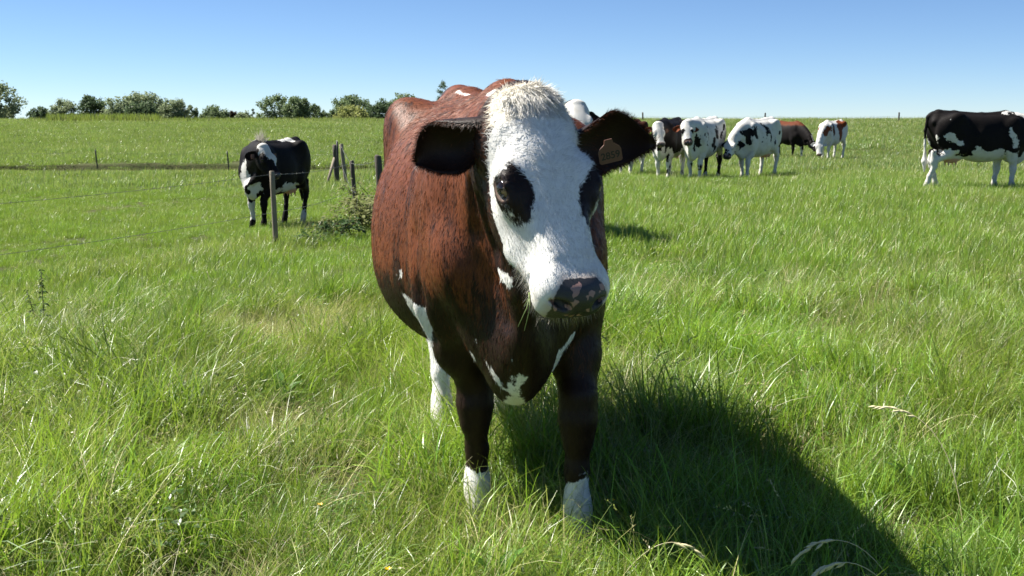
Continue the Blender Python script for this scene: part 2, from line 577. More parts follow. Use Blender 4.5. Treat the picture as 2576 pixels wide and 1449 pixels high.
    fld.chain([(-1.40, 0, 1.40), (-1.475, ty * .2, 1.34), (-1.51, ty * .5, 1.1), (-1.5, ty * .8, .85), (-1.49, ty, .65)], [.035, .032, .024, .02, .018], k=.03)
    fld.chain([(-1.49, ty, .70), (-1.49, ty * 1.05, .55), (-1.48, ty * 1.1, .36)], [.022, .05, .012], k=.03)
    # head
    cb = [W(a, b, c) for a in (-.14, .14) for b in (-.06, .60) for c in (-.26, .04)]
    fld.loft(o, E, [(-.045, .05, -.045, -.075, -.06), (-.02, .086, -.008, -.12, -.06), (.04, .100, .010, -.16, -.07), (.11, .106, .016, -.20, -.075), (.18, .112, .016, -.235, -.075),
                    (.25, .108, .010, -.242, -.075), (.32, .083, .004, -.22, -.072), (.39, .068, 0, -.182, -.068), (.45, .066, -.003, -.152, -.064),
                    (.50, .069, -.008, -.135, -.062), (.54, .062, -.022, -.118, -.064), (.567, .036, -.044, -.095, -.068)], p=2.6, k=.025,
             box=(np.minimum.reduce(cb), np.maximum.reduce(cb)))
    R = np.stack([eu, ev, ew])
    fld.ell(W(0, -.005, -.035), (.076, .045, .05), k=.03, R=R)
    for sg in (-1, 1):
        fld.ell(W(sg * .108, .205, -.036), (.026, .045, .034), k=.045, R=R)        # brow
        fld.ell(W(sg * .104, .262, -.05), (.022, .04, .034), k=.045, R=R)         # below the eye
        fld.ell(W(sg * .072, .265, -.145), (.032, .115, .085), k=.05, R=R)          # cheek
        fld.ell(W(sg * .085, .07, -.10), (.035, .05, .06), k=.05, R=R)             # ear base
        fld.seg(W(sg * .060, .32, -.055), W(sg * .056, .44, -.058), (.018, .03), (.012, .03), k=.035, lat=eu)
        fld.seg(W(sg * .058, .36, -.15), W(sg * .045, .48, -.115), (.025, .03), (.025, .025), k=.04, lat=eu)   # jaw bar
        fld.ell(W(sg * .058, .500, -.062), (.041, .057, .054), k=.03, R=R)         # nostril wing
        fld.ell(W(sg * .046, .528, -.096), (.040, .036, .031), k=.025, R=R)        # lip
    fld.ell(W(0, .535, -.048), (.064, .042, .048), k=.03, R=R)
    fld.ell(W(0, .505, -.132), (.052, .05, .024), k=.02, R=R)                     # chin
    if detail:
        for sg in (-1, 1):
            fld.ell(W(sg * .136, .238, -.034), (.026, .030, .020), k=.010, R=R, sub=True)          # eye opening
            fld.chain([W(sg * .112, .208, -.028), W(sg * .124, .220, -.012), W(sg * .125, .242, -.012), W(sg * .114, .268, -.028)], [.005, .006, .006, .004], k=.012)      # upper lid
            fld.chain([W(sg * .112, .206, -.028), W(sg * .121, .222, -.056), W(sg * .121, .244, -.060), W(sg * .114, .268, -.034)], [.005, .005, .005, .004], k=.012)      # lower lid
            fld.chain([W(sg * .034, .566, -.046), W(sg * .052, .556, -.036), W(sg * .068, .535, -.040)], [(.009, .012), (.013, .014), (.010, .008)], k=.012)  if False else None
            fld.seg(W(sg * .042, .562, -.040), W(sg * .066, .536, -.044), (.011, .014), (.011, .011), k=.014, sub=True)   # nostril
            fld.seg(W(sg * .074, .45, -.108), W(sg * .045, .562, -.112), .005, .004, k=.012, sub=True)                      # mouth line
        fld.seg(W(-.046, .562, -.112), W(.046, .562, -.112), .004, .004, k=.012, sub=True)
        fld.seg(W(0, .562, -.078), W(0, .58, -.056), .004, .003, k=.012, sub=True)
    return o, E

def _rot_y(deg):
    a = math.radians(deg); c, s_ = math.cos(a), math.sin(a)
    return np.array([[c, 0, s_], [0, 1, 0], [-s_, 0, c]])

def ear_mesh(base, axis, opening, L, W, roll0=2.3, roll1=.7, th=.008, ns=16, nt=11, bend=0.0, side_bias=0.0):
    """rolled, leaf shaped ear: axis = towards the tip, opening = where the hollow faces"""
    base = np.asarray(base, float); ax = np.asarray(axis, float); ax /= np.linalg.norm(ax)
    op = np.asarray(opening, float); op = op - ax * op.dot(ax); op /= np.linalg.norm(op)
    sd = np.cross(op, ax)
    S = np.linspace(0, 1, ns); T = np.linspace(-1, 1, nt)
    wid = crom([0, .15, .4, .65, .85, 1], [.5, .80, 1.0, .93, .60, .05], S) * W
    rol = roll0 + (roll1 - roll0) * sstep(0, .75, S)
    G = np.zeros((ns, nt, 3)); Nn = np.zeros((ns, nt, 3)); edge = np.zeros((ns, nt)); along = np.zeros((ns, nt))
    for i, s_ in enumerate(S):
        r = wid[i] / rol[i]
        c = base + ax * (L * s_) - op * (r * .8) + op * bend * s_ * s_ + sd * side_bias * math.sin(math.pi * s_)
        for j, t in enumerate(T):
            ph = t * rol[i]
            G[i, j] = c + sd * r * math.sin(ph) + op * r * (1 - math.cos(ph))
            Nn[i, j] = -sd * math.sin(ph) + op * math.cos(ph)
            edge[i, j] = abs(t); along[i, j] = s_
    tt = th * (1 - .6 * edge ** 2)[..., None] * (1 - .5 * along[..., None])
    inner = (G + Nn * tt * .5).reshape(-1, 3); outer = (G - Nn * tt * .5).reshape(-1, 3)
    V = np.concatenate([inner, outer]); n = ns * nt
    Q = []
    for i in range(ns - 1):
        for j in range(nt - 1):
            a = i * nt + j
            Q.append((a, a + 1, a + nt + 1, a + nt)); Q.append((n + a, n + a + nt, n + a + nt + 1, n + a + 1))
    for i in range(ns - 1):
        a = i * nt; Q.append((a, a + nt, n + a + nt, n + a))
        a = i * nt + nt - 1; Q.append((a, n + a, n + a + nt, a + nt))
    for j in range(nt - 1):
        a = (ns - 1) * nt + j; Q.append((a, a + 1, n + a + 1, n + a))
    Q = np.array(Q, np.int32)
    info = np.concatenate([np.stack([edge.ravel(), along.ravel(), np.ones(n)], 1), np.stack([edge.ravel(), along.ravel(), np.zeros(n)], 1)])
    return V, Q, info, (G, Nn, ax, sd, op)
# ------------------------------------------------------------------ coat materials
def coat_material(name, main=False):
    m, nt, b = new_mat(name)
    co = objco(nt)
    wa = attr(nt, 'white'); na = attr(nt, 'nose'); br = attr(nt, 'brown'); dk = attr(nt, 'dark')
    # ragged border between the colours
    n1 = noise(nt, co, 55 if main else 22, 3, .6)
    n2 = noise(nt, mapping(nt, co, (1, 1, .35)), 170 if main else 60, 2, .6)
    jit = math_(nt, 'ADD', math_(nt, 'MULTIPLY', math_(nt, 'SUBTRACT', n1, .5), .022 if main else .11), math_(nt, 'MULTIPLY', math_(nt, 'SUBTRACT', n2, .5), .018 if main else .05))
    wf = maprange(nt, math_(nt, 'ADD', wa, jit), -.004, .004)
    hair = noise(nt, mapping(nt, co, (1, 1, .16), (.15, .2, 0)), 420, 2, .7)
    if main:
        st = noise(nt, mapping(nt, co, (1.0, 1.0, .13), (0, .32, 0)), 16, 5, .72, .25)
        streak = maprange(nt, math_(nt, 'ADD', st, math_(nt, 'MULTIPLY', dk, .36)), .50, .66)
        br_c = mixc(nt, noise(nt, mapping(nt, co, (1, 1, .2), (0, .3, 0)), 45, 4, .65), (.09, .024, .008), (.20, .058, .018))
        dark_c = mixc(nt, streak, br_c, (.016, .007, .005))
        dark_c = mixc(nt, math_(nt, 'MULTIPLY', maprange(nt, dk, .8, 1.25), .9), dark_c, (.018, .008, .0055))
    else:
        bn = noise(nt, co, 9, 4, .6)
        brc = mixc(nt, bn, (.10, .026, .010), (.20, .056, .02))
        dark_c = mixc(nt, br, mixc(nt, bn, (.006, .006, .007), (.014, .011, .010)), brc)
    dirt = noise(nt, co, 7, 4, .6)
    wh = mixc(nt, maprange(nt, dirt, .45, .8), (.83, .82, .79) if main else (.60, .59, .56), (.72, .68, .60) if main else (.47, .44, .37))
    sz = N(nt, 'ShaderNodeSeparateXYZ'); nt.links.new(co, sz.inputs[0])
    mud = math_(nt, 'ADD', maprange(nt, sz.outputs[2], .30, .0, 0, .55, False), maprange(nt, noise(nt, co, 24, 4, .65), .45, .75, -.15, .45))
    wh = mixc(nt, math_(nt, 'MULTIPLY', maprange(nt, sz.outputs[2], .50, .25), mud, None, True), wh, (.30, .26, .15))
    c = mixc(nt, wf, dark_c, wh)
    c = mixc(nt, maprange(nt, hair, .35, .75, 0, .16), c, mixc(nt, .45, c, (0, 0, 0)))
    # bare nose: dark with pink blotches
    v = N(nt, 'ShaderNodeTexVoronoi'); nt.links.new(mapping(nt, co, (1, 1, 1)), v.inputs['Vector']); v.inputs['Scale'].default_value = 900
    nb = noise(nt, co, 34, 2, .5)
    pinkm = maprange(nt, nb, .585, .62)
    nose_c = mixc(nt, pinkm, (.020, .021, .024), (.34, .20, .17))
    nf = maprange(nt, math_(nt, 'ADD', na, math_(nt, 'MULTIPLY', math_(nt, 'SUBTRACT', n1, .5), .02)), -.002, .002)
    rim = maprange(nt, na, -.03, .0, 0, .55)
    c = mixc(nt, rim, c, (.22, .13, .10))
    c = mixc(nt, nf, c, nose_c)
    if main:
        ld = attr(nt, 'lid')
        c = mixc(nt, maprange(nt, ld, -.003, .003), c, (.17, .115, .085))
    pk = attr(nt, 'pink')
    c = mixc(nt, maprange(nt, pk, 0, .03), c, (.52, .30, .24))
    nt.links.new(c, b.inputs['Base Color'])
    ro = mixc(nt, nf, (.45 if main else .6,) * 3, (.33,) * 3)
    nt.links.new(ro, b.inputs['Roughness'])
    nt.links.new(math_(nt, 'ADD', math_(nt, 'MULTIPLY', nf, .3), math_(nt, 'ADD', .22 if main else .06, math_(nt, 'MULTIPLY', wf, .08))), b.inputs['Specular IOR Level'])
    h = math_(nt, 'ADD', math_(nt, 'MULTIPLY', hair, math_(nt, 'SUBTRACT', 1.0, nf)), math_(nt, 'MULTIPLY', nf, v.outputs['Distance']))
    nt.links.new(bump(nt, h, .35, .004 if main else .008), b.inputs['Normal'])
    return m

def hair_material():
    m, nt, b = new_mat('hair')
    nt.links.new(attr(nt, 'Col', 'Color'), b.inputs['Base Color'])
    b.inputs['Roughness'].default_value = .55
    b.inputs['Specular IOR Level'].default_value = .3
    tr = N(nt, 'ShaderNodeBsdfTranslucent'); nt.links.new(attr(nt, 'Col', 'Color'), tr.inputs['Color'])
    mx = N(nt, 'ShaderNodeMixShader'); mx.inputs[0].default_value = .12
    out = nt.nodes['Material Output']
    nt.links.new(b.outputs[0], mx.inputs[1]); nt.links.new(tr.outputs[0], mx.inputs[2]); nt.links.new(mx.outputs[0], out.inputs['Surface'])
    return m

MAT_COAT_MAIN = coat_material('brindled_coat', True)
MAT_COAT = coat_material('patched_coat', False)
MAT_HAIR = hair_material()
MAT_EYE, _nt, _b = new_mat('eye')
_b.inputs['Base Color'].default_value = (.012, .009, .008, 1); _b.inputs['Roughness'].default_value = .06
MAT_SCLERA, _nt, _b = new_mat('sclera')
_b.inputs['Base Color'].default_value = (.30, .20, .12, 1); _b.inputs['Roughness'].default_value = .12
MAT_TAG, _nt, _b = new_mat('ear_tag_plastic')
_b.inputs['Base Color'].default_value = (.12, .052, .034, 1); _b.inputs['Roughness'].default_value = .45  # orange plastic darkened: the shade of the ear is put into this colour
MAT_INK, _nt, _b = new_mat('print_ink')
_b.inputs['Base Color'].default_value = (.01, .01, .01, 1)

def strands(root, direc, nrm, length, width, rgb, curl=0.25, down=0.0, rs=None):
    """thin tapering hairs, each two quads; returns verts, quads, normals, colours"""
    n = len(root)
    rs = rs or np.random.RandomState(3)
    d = direc / (np.linalg.norm(direc, axis=1, keepdims=True) + 1e-9)
    side = np.cross(d, nrm + rs.normal(0, .35, (n, 3))); side /= np.linalg.norm(side, axis=1, keepdims=True) + 1e-9
    L = length[:, None]
    bend = rs.normal(0, curl, (n, 3)) * L
    bend[:, 2] -= down * length
    p0 = root; p1 = root + d * L * .5 + bend * .25; p2 = root + d * L + bend
    w = width[:, None] * .5
    V = np.stack([p0 - side * w, p0 + side * w, p1 - side * w * .8, p1 + side * w * .8, p2 - side * w * .15, p2 + side * w * .15], 1).reshape(-1, 3)
    b = np.arange(n)[:, None] * 6
    Q = np.concatenate([b + [0, 1, 3, 2], b + [2, 3, 5, 4]])
    C = np.repeat(rgb, 6, 0)
    Nn = np.repeat(nrm, 6, 0)
    return V, Q.astype(np.int32), Nn, C

def surf_samples(V, Q, mask, n, seed):
    rs = np.random.RandomState(seed)
    f = Q[mask]
    a = np.linalg.norm(np.cross(V[f[:, 2]] - V[f[:, 0]], V[f[:, 3]] - V[f[:, 1]]), axis=1)
    i = rs.choice(len(f), n, p=a / a.sum())
    s, t = rs.rand(n, 1), rs.rand(n, 1)
    f = f[i]
    w = [(1 - s) * (1 - t), s * (1 - t), s * t, (1 - s) * t]
    return f, w

def hair_object(name, parts, parent):
    V = []; Q = []; Nn = []; C = []; b = 0
    for v, q, n_, c in parts:
        V.append(v); Q.append(q + b); Nn.append(n_); C.append(c); b += len(v)
    me = mesh_from(name, np.concatenate(V), np.concatenate(Q), True, [MAT_HAIR])
    cattr(me, 'Col', np.concatenate(C))
    nn = np.concatenate(Nn); nn = nn / (np.linalg.norm(nn, axis=1, keepdims=True) + 1e-9)
    me.normals_split_custom_set_from_vertices(nn.astype(np.float32))
    return obj(name, me, parent)

def seg_sd(P, pts, r):
    """distance inside (+) a tube through pts"""
    best = np.full(len(P), -9.0)
    rr = np.broadcast_to(np.asarray(r, float), len(pts))
    if len(pts) == 1:
        return rr[0] - np.linalg.norm(P - np.asarray(pts[0], float), axis=1)
    for i in range(len(pts) - 1):
        a = np.asarray(pts[i], float); e = np.asarray(pts[i + 1], float) - a
        t = np.clip((P - a) @ e / (e @ e), 0, 1)
        best = np.maximum(best, rr[i] + (rr[i + 1] - rr[i]) * t - np.linalg.norm(P - a - t[:, None] * e, axis=1))
    return best

# ------------------------------------------------------------------ the brown cow in front
MC_O = Vector((-0.005, 3.6, 0.0))
MC_YAW = math.radians(-90 + 9.5)
def mc_local(p):
    """world -> cow's own frame"""
    q = Matrix.Rotation(-MC_YAW, 3, 'Z') @ (Vector(p) - MC_O)
    return np.array(q)

MC = dict(poll=mc_local((.054, 3.0, 1.39)), hdir=mc_local((.172, 2.73, .94)) - mc_local((.054, 3.0, 1.39)), roll=0.0,
          feet=[tuple(mc_local(p)[:2]) for p in ((.205, 3.50, 0), (-.118, 3.74, 0), (-.06, 4.86, 0), (-.29, 4.68, 0))],
          fat=1.03, tail=.05, bry=-.02, leg=1.02)

def main_coat(P, H):
    """fields of the coat: white (>0), nose (>0), dark 0..1.3, for points P with head coordinates H = (v, u, w)"""
    v, u, w = H[:, 0], H[:, 1], H[:, 2]
    onhead = (v > -.06) & (v < .62) & (w > -.30) & (np.abs(u) < .17)
    lim = np.interp(v, [-.06, .0, .06, .10, .143, .20, .33, .38, .45], [-.045, -.05, -.035, -.07, -.115, -.135, -.165, -.30, -.40])
    face = (w - lim)
    face = np.where(onhead, face, -.2)
    e1 = poly_sd(u, v, [(-.108, .178), (-.088, .205), (-.066, .245), (-.062, .285), (-.074, .305), (-.082, .338), (-.098, .33), (-.112, .312), (-.135, .28), (-.15, .24), (-.15, .205), (-.125, .20)])
    e1 = np.minimum(e1, w + .075)
    e2 = poly_sd(u, v, [(.125, .185), (.095, .225), (.062, .262), (.050, .30), (.052, .335), (.066, .375), (.085, .335), (.11, .30), (.15, .25), (.15, .2)])
    e2 = np.minimum(e2, w + .085)
    face = np.minimum(face, -np.maximum(e1, e2))
    white = face
    z = P[:, 2]; x = P[:, 0]; y = P[:, 1]
    n1 = fbm(P, 9, 5)
    nb = fbm(P, 30, 15)
    body = np.full(len(P), -.3)
    # socks, hind legs, belly
    front = (x > -.45)
    body = np.where(front & (z < .45), .185 + .045 * fbm(P, 26, 6) + .05 * np.clip((np.abs(y) - .14) / .05, -1, 1) * (y > 0) - z, body)
    hind = (x < -.75)
    body = np.where(hind, np.maximum(body, np.minimum(.66 + .05 * n1 - z, .60 + (x + 1.45) * .6 + .05 * n1 - z + .2)), body)
    body = np.maximum(body, np.where((x < -.25) & (x > -.9), .56 + .03 * n1 - z, -.3))
    body = np.maximum(body, np.minimum.reduce([.012 - x + .02 * n1, .752 - z + .03 * n1, -.245 - y + .0 * z, x + .20 + .03 * n1]))
    for pts, r in (([(.36, -.045, .545), (.30, -.045, .505), (.24, -.03, .485)], (.03, .036, .04)),                    # tip of the brisket
                   ([(.40, -.07, .66), (.37, -.06, .60), (.32, -.05, .535)], (.006, .012, .02)),
                   ([(.37, -.03, .61), (.345, -.04, .565)], (.016, .01)),
                   ([(.25, -.157, .70), (.26, -.141, .66), (.30, -.10, .59), (.32, -.065, .535)], (.007, .007, .010, .016)),
                   ([(.19, -.157, .64), (.19, -.150, .625)], (.014, .008)),
                   ([(.22, .155, .69), (.275, .11, .65), (.25, .10, .60)], (.012, .018, .018)),
                   ([(-.195, -.335, .84), (-.19, -.335, .82)], (.013, .006)), ([(-.235, -.35, .83)], (.006,)),
                   ([(.423, -.098, .918), (.425, -.098, .895)], (.010, .006)),
                   ([(-.95, -.05, 1.45), (-.75, -.035, 1.43)], (.012, .008)), ([(-.40, -.06, 1.40), (-.30, -.06, 1.40)], (.014, .010)), ([(.12, -.07, 1.41), (.2, -.08, 1.41)], (.02, .016)),
                   ([(.33, -.15, .975), (.40, -.12, .925), (.47, -.09, .90)], (.003, .012, .02))):
        body = np.maximum(body, seg_sd(P, pts, r) + (.012 * nb if pts[0][2] < .8 and pts[0][0] > 0 else 0))
    white = np.where(onhead, white, np.maximum(body, -.3))
    nose = np.minimum.reduce([v - .508 - 1.3 * np.maximum(np.abs(u) - .043, 0), w + .100, .070 - np.abs(u)])
    nose = np.where(onhead, nose, -.2)
    # darker legs, chest, belly line and neck
    dark = 1.15 * sstep(.72, .52, z) * (x > -.45)
    dark = np.maximum(dark, .75 * sstep(.92, .70, z) * (x > -.7))
    dark = np.maximum(dark, 1.15 * sstep(.20, .34, x) * sstep(-.10, .0, y) * sstep(1.2, 1.0, z))
    dark = np.maximum(dark, .55 * sstep(.30, .45, x))
    dark = np.where(onhead, 1.2, dark)
    dark = dark + .15 * n1
    pink = np.where(onhead, -.1, .16 - np.linalg.norm((P - (-1.02, 0, .58)) / (1.3, 1, .9), axis=1))
    return white, nose, dark, pink

def build_main_cow():
    root = empty('cow', MC_O, MC_YAW)
    tag(root, 'brown brindled cow with white face and dark eye patches, standing in the long grass', 'cow', 'cows on the pasture')
    o, E = head_frame(MC['poll'], MC['hdir'], MC['roll'])
    ev, eu, ew = E
    W = lambda u, v, w: o + ev * v + eu * u + ew * w
    hx = (o[0] - .20, o[0] + .42); hy = (o[1] - .17, o[1] + .20); hz = (o[2] - .56, o[2] + .06)
    fld = Field(axis_pts(-1.6, 1.05, .013, hx, .0045), axis_pts(-.52, .52, .012, hy, .0045), axis_pts(-.03, 1.60, .013, hz, .0045))
    cow_field(fld, MC, detail=True)
    # crease behind the shoulder, folds at the neck
    for pts, r in (([(.03, -.32, 1.18), (-.015, -.335, .98), (.0, -.31, .80), (-.02, -.26, .66)], .024),
                   ([(.36, -.155, 1.16), (.34, -.165, 1.02), (.37, -.125, .88), (.40, -.095, .78)], .014),
                   ([(.44, -.155, 1.12), (.42, -.13, .98)], .010)):
        for i in range(len(pts) - 1):
            fld.seg(pts[i], pts[i + 1], r, r, k=.05, sub=True)
    V, Q = fld.mesh(2)
    nV = len(V)
    ears = []
    for key, base, ax, op, L, Wd, r0, r1 in (('l', W(.085, .085, -.11), (-.2, 1, .05), (1, .1, -.25), .30, .10, 2.0, .75),
                                             ('r', W(-.082, .022, -.085), (-.42, -.72, -.36), (.62, -.52, -.42), .25, .112, 2.3, 1.25)):
        v, q, info, g = ear_mesh(base, ax, op, L, Wd, r0, r1, ns=24, nt=17)
        ears.append((v, q, info, g))
        Q = np.concatenate([Q, q + len(V)]); V = np.concatenate([V, v])
    H = (V - o) @ E.T
    white, nose, dark, pink = main_coat(V, H)
    dark[nV:] = 1.1; white[nV:] = -.3; nose[nV:] = -.2; pink[nV:] = -.1
    me = mesh_from('body', V, Q, True, [MAT_COAT_MAIN])
    for k_, a in (('white', white), ('nose', nose), ('dark', dark), ('pink', pink), ('brown', np.ones(len(V)))):
        fattr(me, k_, a)
    ew_ = H - np.array((.238, 0, -.038)); ed = np.sqrt((ew_[:, 0] / 1.25) ** 2 + (ew_[:, 2] / .95) ** 2)
    lid = np.where((np.abs(H[:, 1]) > .09) & (np.abs(H[:, 1]) < .16), .0255 - ed, -.1)
    lid = np.maximum(lid, np.where(np.abs(H[:, 1]) > .07, .007 - np.hypot(H[:, 0] - .268, (H[:, 2] + .030) / 1.2), -.1))
    lid[nV:] = -.1
    fattr(me, 'lid', lid)
    body = obj('body', me, root)
    Nv = vnormals(V, Q)
    # ---- hair
    rs = np.random.RandomState(11)
    parts = []
    Hc = H[Q[:, 0]]
    isear = Q[:, 0] >= nV
    onh = (~isear) & (Hc[:, 0] > -.08) & (Hc[:, 0] < .53) & (Hc[:, 2] > -.26) & (np.abs(Hc[:, 1]) < .17)
    def sample(mask, n, seed):
        f, w = surf_samples(V, Q, mask, n, seed)
        mixv = lambda A: sum(w[j] * A[f[:, j]] for j in range(4)) if A.ndim > 1 else sum(w[j][:, 0] * A[f[:, j]] for j in range(4))
        return mixv(V), mixv(Nv), mixv(H), mixv(white), mixv(nose)
    P_, N_, h_, wf, nf = sample(onh, 26000, 5)
    v_, u_, w_ = h_[:, 0], h_[:, 1], h_[:, 2]
    keep = (nf < -.004) & (np.linalg.norm((np.abs(h_) - np.array((.236, .128, .040))), axis=1) > .034)
    up = sstep(.285, .255, v_)
    flow = ev[None] * (1 - 1.35 * up)[:, None] + eu[None] * (np.tanh(u_ / .035) * (.25 + .9 * up))[:, None]
    flow = flow + rs.normal(0, .35, flow.shape)
    flow -= N_ * (flow * N_).sum(1, keepdims=True)
    flow /= np.linalg.norm(flow, axis=1, keepdims=True) + 1e-9
    d = flow + N_ * .07
    ln = np.interp(v_, [-.06, .03, .1, .2, .3, .45, .53], [.026, .026, .020, .014, .010, .009, .006]) * rs.uniform(.6, 1.3, len(v_))
    iswhite = (wf + vnoise(P_, 60, 3) * .006 + rs.normal(0, .0025, len(wf))) > 0
    shade = rs.uniform(.72, 1.05, len(v_))[:, None]
    cw = np.array((.86, .85, .81))[None] * shade
    cw = np.where((v_ < .06)[:, None], cw * np.array((1, .93, .78)), cw)
    cd = np.where((rs.rand(len(v_)) < .35)[:, None], np.array((.11, .035, .014)), np.array((.02, .011, .009))) * shade
    eyep = onhead_patch = (np.abs(u_) > .04) & (v_ > .15) & (v_ < .4) & (w_ > -.09)
    cd = np.where(eyep[:, None], np.array((.014, .011, .012)) * shade, cd)
    rgb = np.where(iswhite[:, None], cw, cd)
    parts.append(strands(P_[keep], d[keep], N_[keep], ln[keep], rs.uniform(.0008, .0016, keep.sum()), rgb[keep], .22))
    # poll tuft
    tm = (~isear) & (Hc[:, 0] > -.06) & (Hc[:, 0] < .055) & (Hc[:, 2] > -.075) & (np.abs(Hc[:, 1]) < .085)
    P_, N_, h_, wf, nf = sample(tm, 3000, 8)
    d = ew * .35 + ev * (1.0 * sstep(-.06, .03, h_[:, 0]))[:, None] + eu * (h_[:, 1] * 7)[:, None] + N_ * .06 + fbm(P_, 45, 9)[:, None] * eu * 1.1 + fbm(P_, 45, 19)[:, None] * ev * .6 + rs.normal(0, .10, N_.shape)
    ln = rs.uniform(.018, .044, len(P_)) * np.interp(np.abs(h_[:, 1]), [0, .085], [1.0, .6]) * np.interp(h_[:, 0], [0, .055], [1.0, .55])
    rgb = np.array((.92, .89, .82))[None] * rs.uniform(.75, 1.08, len(P_))[:, None]
    parts.append(strands(P_, d, N_ * .6 + np.array((0, 0, .5)), ln, rs.uniform(.001, .002, len(P_)), rgb, .2, .25))
    # chin and lip whiskers
    cm = (~isear) & (Hc[:, 0] > .40) & (Hc[:, 2] < -.115) & (Hc[:, 2] > -.2)
    P_, N_, h_, wf, nf = sample(cm, 1500, 9)
    rgb = np.array((.62, .58, .50))[None] * rs.uniform(.6, 1.05, len(P_))[:, None]
    parts.append(strands(P_, N_ * 1.0 + ev * .3 - np.array((0, 0, .8)) + rs.normal(0, .25, N_.shape), N_, rs.uniform(.01, .035, len(P_)), rs.uniform(.0006, .0011, len(P_)), rgb, .15))
    # short coat on neck, chest and shoulder
    bm = (~isear) & (~onh) & (Q[:, 0] < nV) & (V[Q[:, 0], 0] > -1.2) & (V[Q[:, 0], 2] > .18)
    P_, N_, h_, wf, nf = sample(bm, 90000, 21)
    fl = np.array((-.35, 0, -1.0))[None] + rs.normal(0, .16, P_.shape)
    fl -= N_ * (fl * N_).sum(1, keepdims=True); fl /= np.linalg.norm(fl, axis=1, keepdims=True) + 1e-9
    S = P_ * np.array((1, 1, .16)) + np.array((.05, 0, 0)) * P_[:, 2:3]
    stn = .6 * fbm(S, 24, 41, 4) + .5 * vnoise(S, 85, 42) + rs.normal(0, .16, len(P_))
    dkf = main_coat(P_, h_)[2]
    tone = np.clip(.50 + .72 * stn - .72 * np.clip(dkf, 0, 1.2), .03, 1)[:, None]
    rgb = np.array((.012, .005, .0035)) * (1 - tone) + np.array((.225, .071, .026)) * tone
    isw = wf + vnoise(P_, 60, 3) * .006 > .003
    rgb = np.where(isw[:, None], np.array((.82, .80, .75)) * rs.uniform(.75, 1.05, (len(P_), 1)), rgb * rs.uniform(.7, 1.25, (len(P_), 1)))
    keep = ~((wf > -.006) & ~isw) & (nf < -.02) & ~((h_[:, 0] > .40) & (h_[:, 0] < .65) & (np.abs(h_[:, 1]) < .12) & (h_[:, 2] > -.2))
    parts.append(strands(P_[keep], (fl + N_ * .10)[keep], N_[keep], rs.uniform(.010, .022, keep.sum()), rs.uniform(.0010, .0020, keep.sum()), rgb[keep], .12))
    # ears: fringe along the rim, down inside
    for (ve, qe, info, (G, Nn, ax, sd, op)), col in zip(ears, (0, 1)):
        ns, nt_ = G.shape[:2]
        m = 7000
        si = rs.uniform(.02, 1, m); ti = np.where(rs.rand(m) < .40, np.sign(rs.rand(m) - .5) * (1 - np.abs(rs.normal(0, .12, m))), rs.uniform(-1, 1, m))
        ti = np.clip(ti, -1, 1)
        fi = si * (ns - 1); fj = (ti + 1) / 2 * (nt_ - 1)
        i0 = np.minimum(fi.astype(int), ns - 2); j0 = np.minimum(fj.astype(int), nt_ - 2)
        a = (fi - i0)[:, None]; b_ = (fj - j0)[:, None]
        bil = lambda A: A[i0, j0] * (1 - a) * (1 - b_) + A[i0 + 1, j0] * a * (1 - b_) + A[i0, j0 + 1] * (1 - a) * b_ + A[i0 + 1, j0 + 1] * a * b_
        p = bil(G); nn = bil(Nn)
        out = np.cross(nn, ax[None]) * (-np.sign(ti))[:, None]
        rim = np.abs(ti) > .72
        inside = rs.rand(m) < .5
        nn = np.where(inside[:, None], nn, -nn)
        tan = np.gradient(G, axis=1)
        tdir = bil(tan) * np.sign(ti)[:, None]; tdir /= np.linalg.norm(tdir, axis=1, keepdims=True) + 1e-9
        d = np.where(rim[:, None], tdir * .9 + ax * .55 + nn * .2, ax * .8 + nn * .35 + tdir * .3) + rs.normal(0, .2, p.shape)
        ln = np.where(rim, rs.uniform(.007, .019, m), rs.uniform(.006, .013, m))
        rgb = np.where((rs.rand(m) < .45)[:, None], np.array((.105, .031, .013))[None], np.array((.020, .008, .005))[None]) * rs.uniform(.4, 1.25, m)[:, None]
        parts.append(strands(p, d, nn, ln, rs.uniform(.0008, .0015, m), rgb, .2))
    hair_object('hair', parts, root)
    # ---- eyes
    for sg in (-1, 1):
        bm_ = bmesh.new()
        bmesh.ops.create_uvsphere(bm_, u_segments=32, v_segments=20, radius=.0265)
        ax_ = Vector(ev * .62 + ew * .55 + eu * sg * .25).normalized()
        bm_.faces.ensure_lookup_table()
        for f_ in bm_.faces:
            f_.material_index = 1 if f_.calc_center_median().normalized().dot(ax_) > .80 else 0
        me = bpy.data.meshes.new('eye'); bm_.to_mesh(me); bm_.free()
        me.materials.append(MAT_EYE); me.materials.append(MAT_SCLERA)
        me.polygons.foreach_set('use_smooth', np.ones(len(me.polygons), bool))
        e = obj('eye', me, root); e.location = W(sg * .1165, .238, -.034)
        c = W(sg * .132, .236, -.021); m = 60
        t = rs.uniform(-1, 1, m)
        r0 = c[None] + ev * (t * .022)[:, None] + eu * (sg * -.010 * t * t)[:, None] - ew * (.008 * t * t)[:, None]
        dd = eu * (sg * .8) - ew * .55 + ev * (t * .5)[:, None] + rs.normal(0, .1, (m, 3))
        lash = hair_object('eyelash', [strands(r0, dd, np.tile(ew, (m, 1)), rs.uniform(.016, .028, m), np.full(m, .0012), np.tile((.5, .48, .45), (m, 1)) * rs.uniform(.2, 1.1, (m, 1)), .1, .3)], root)
    return V, Q, o, E, ears, root

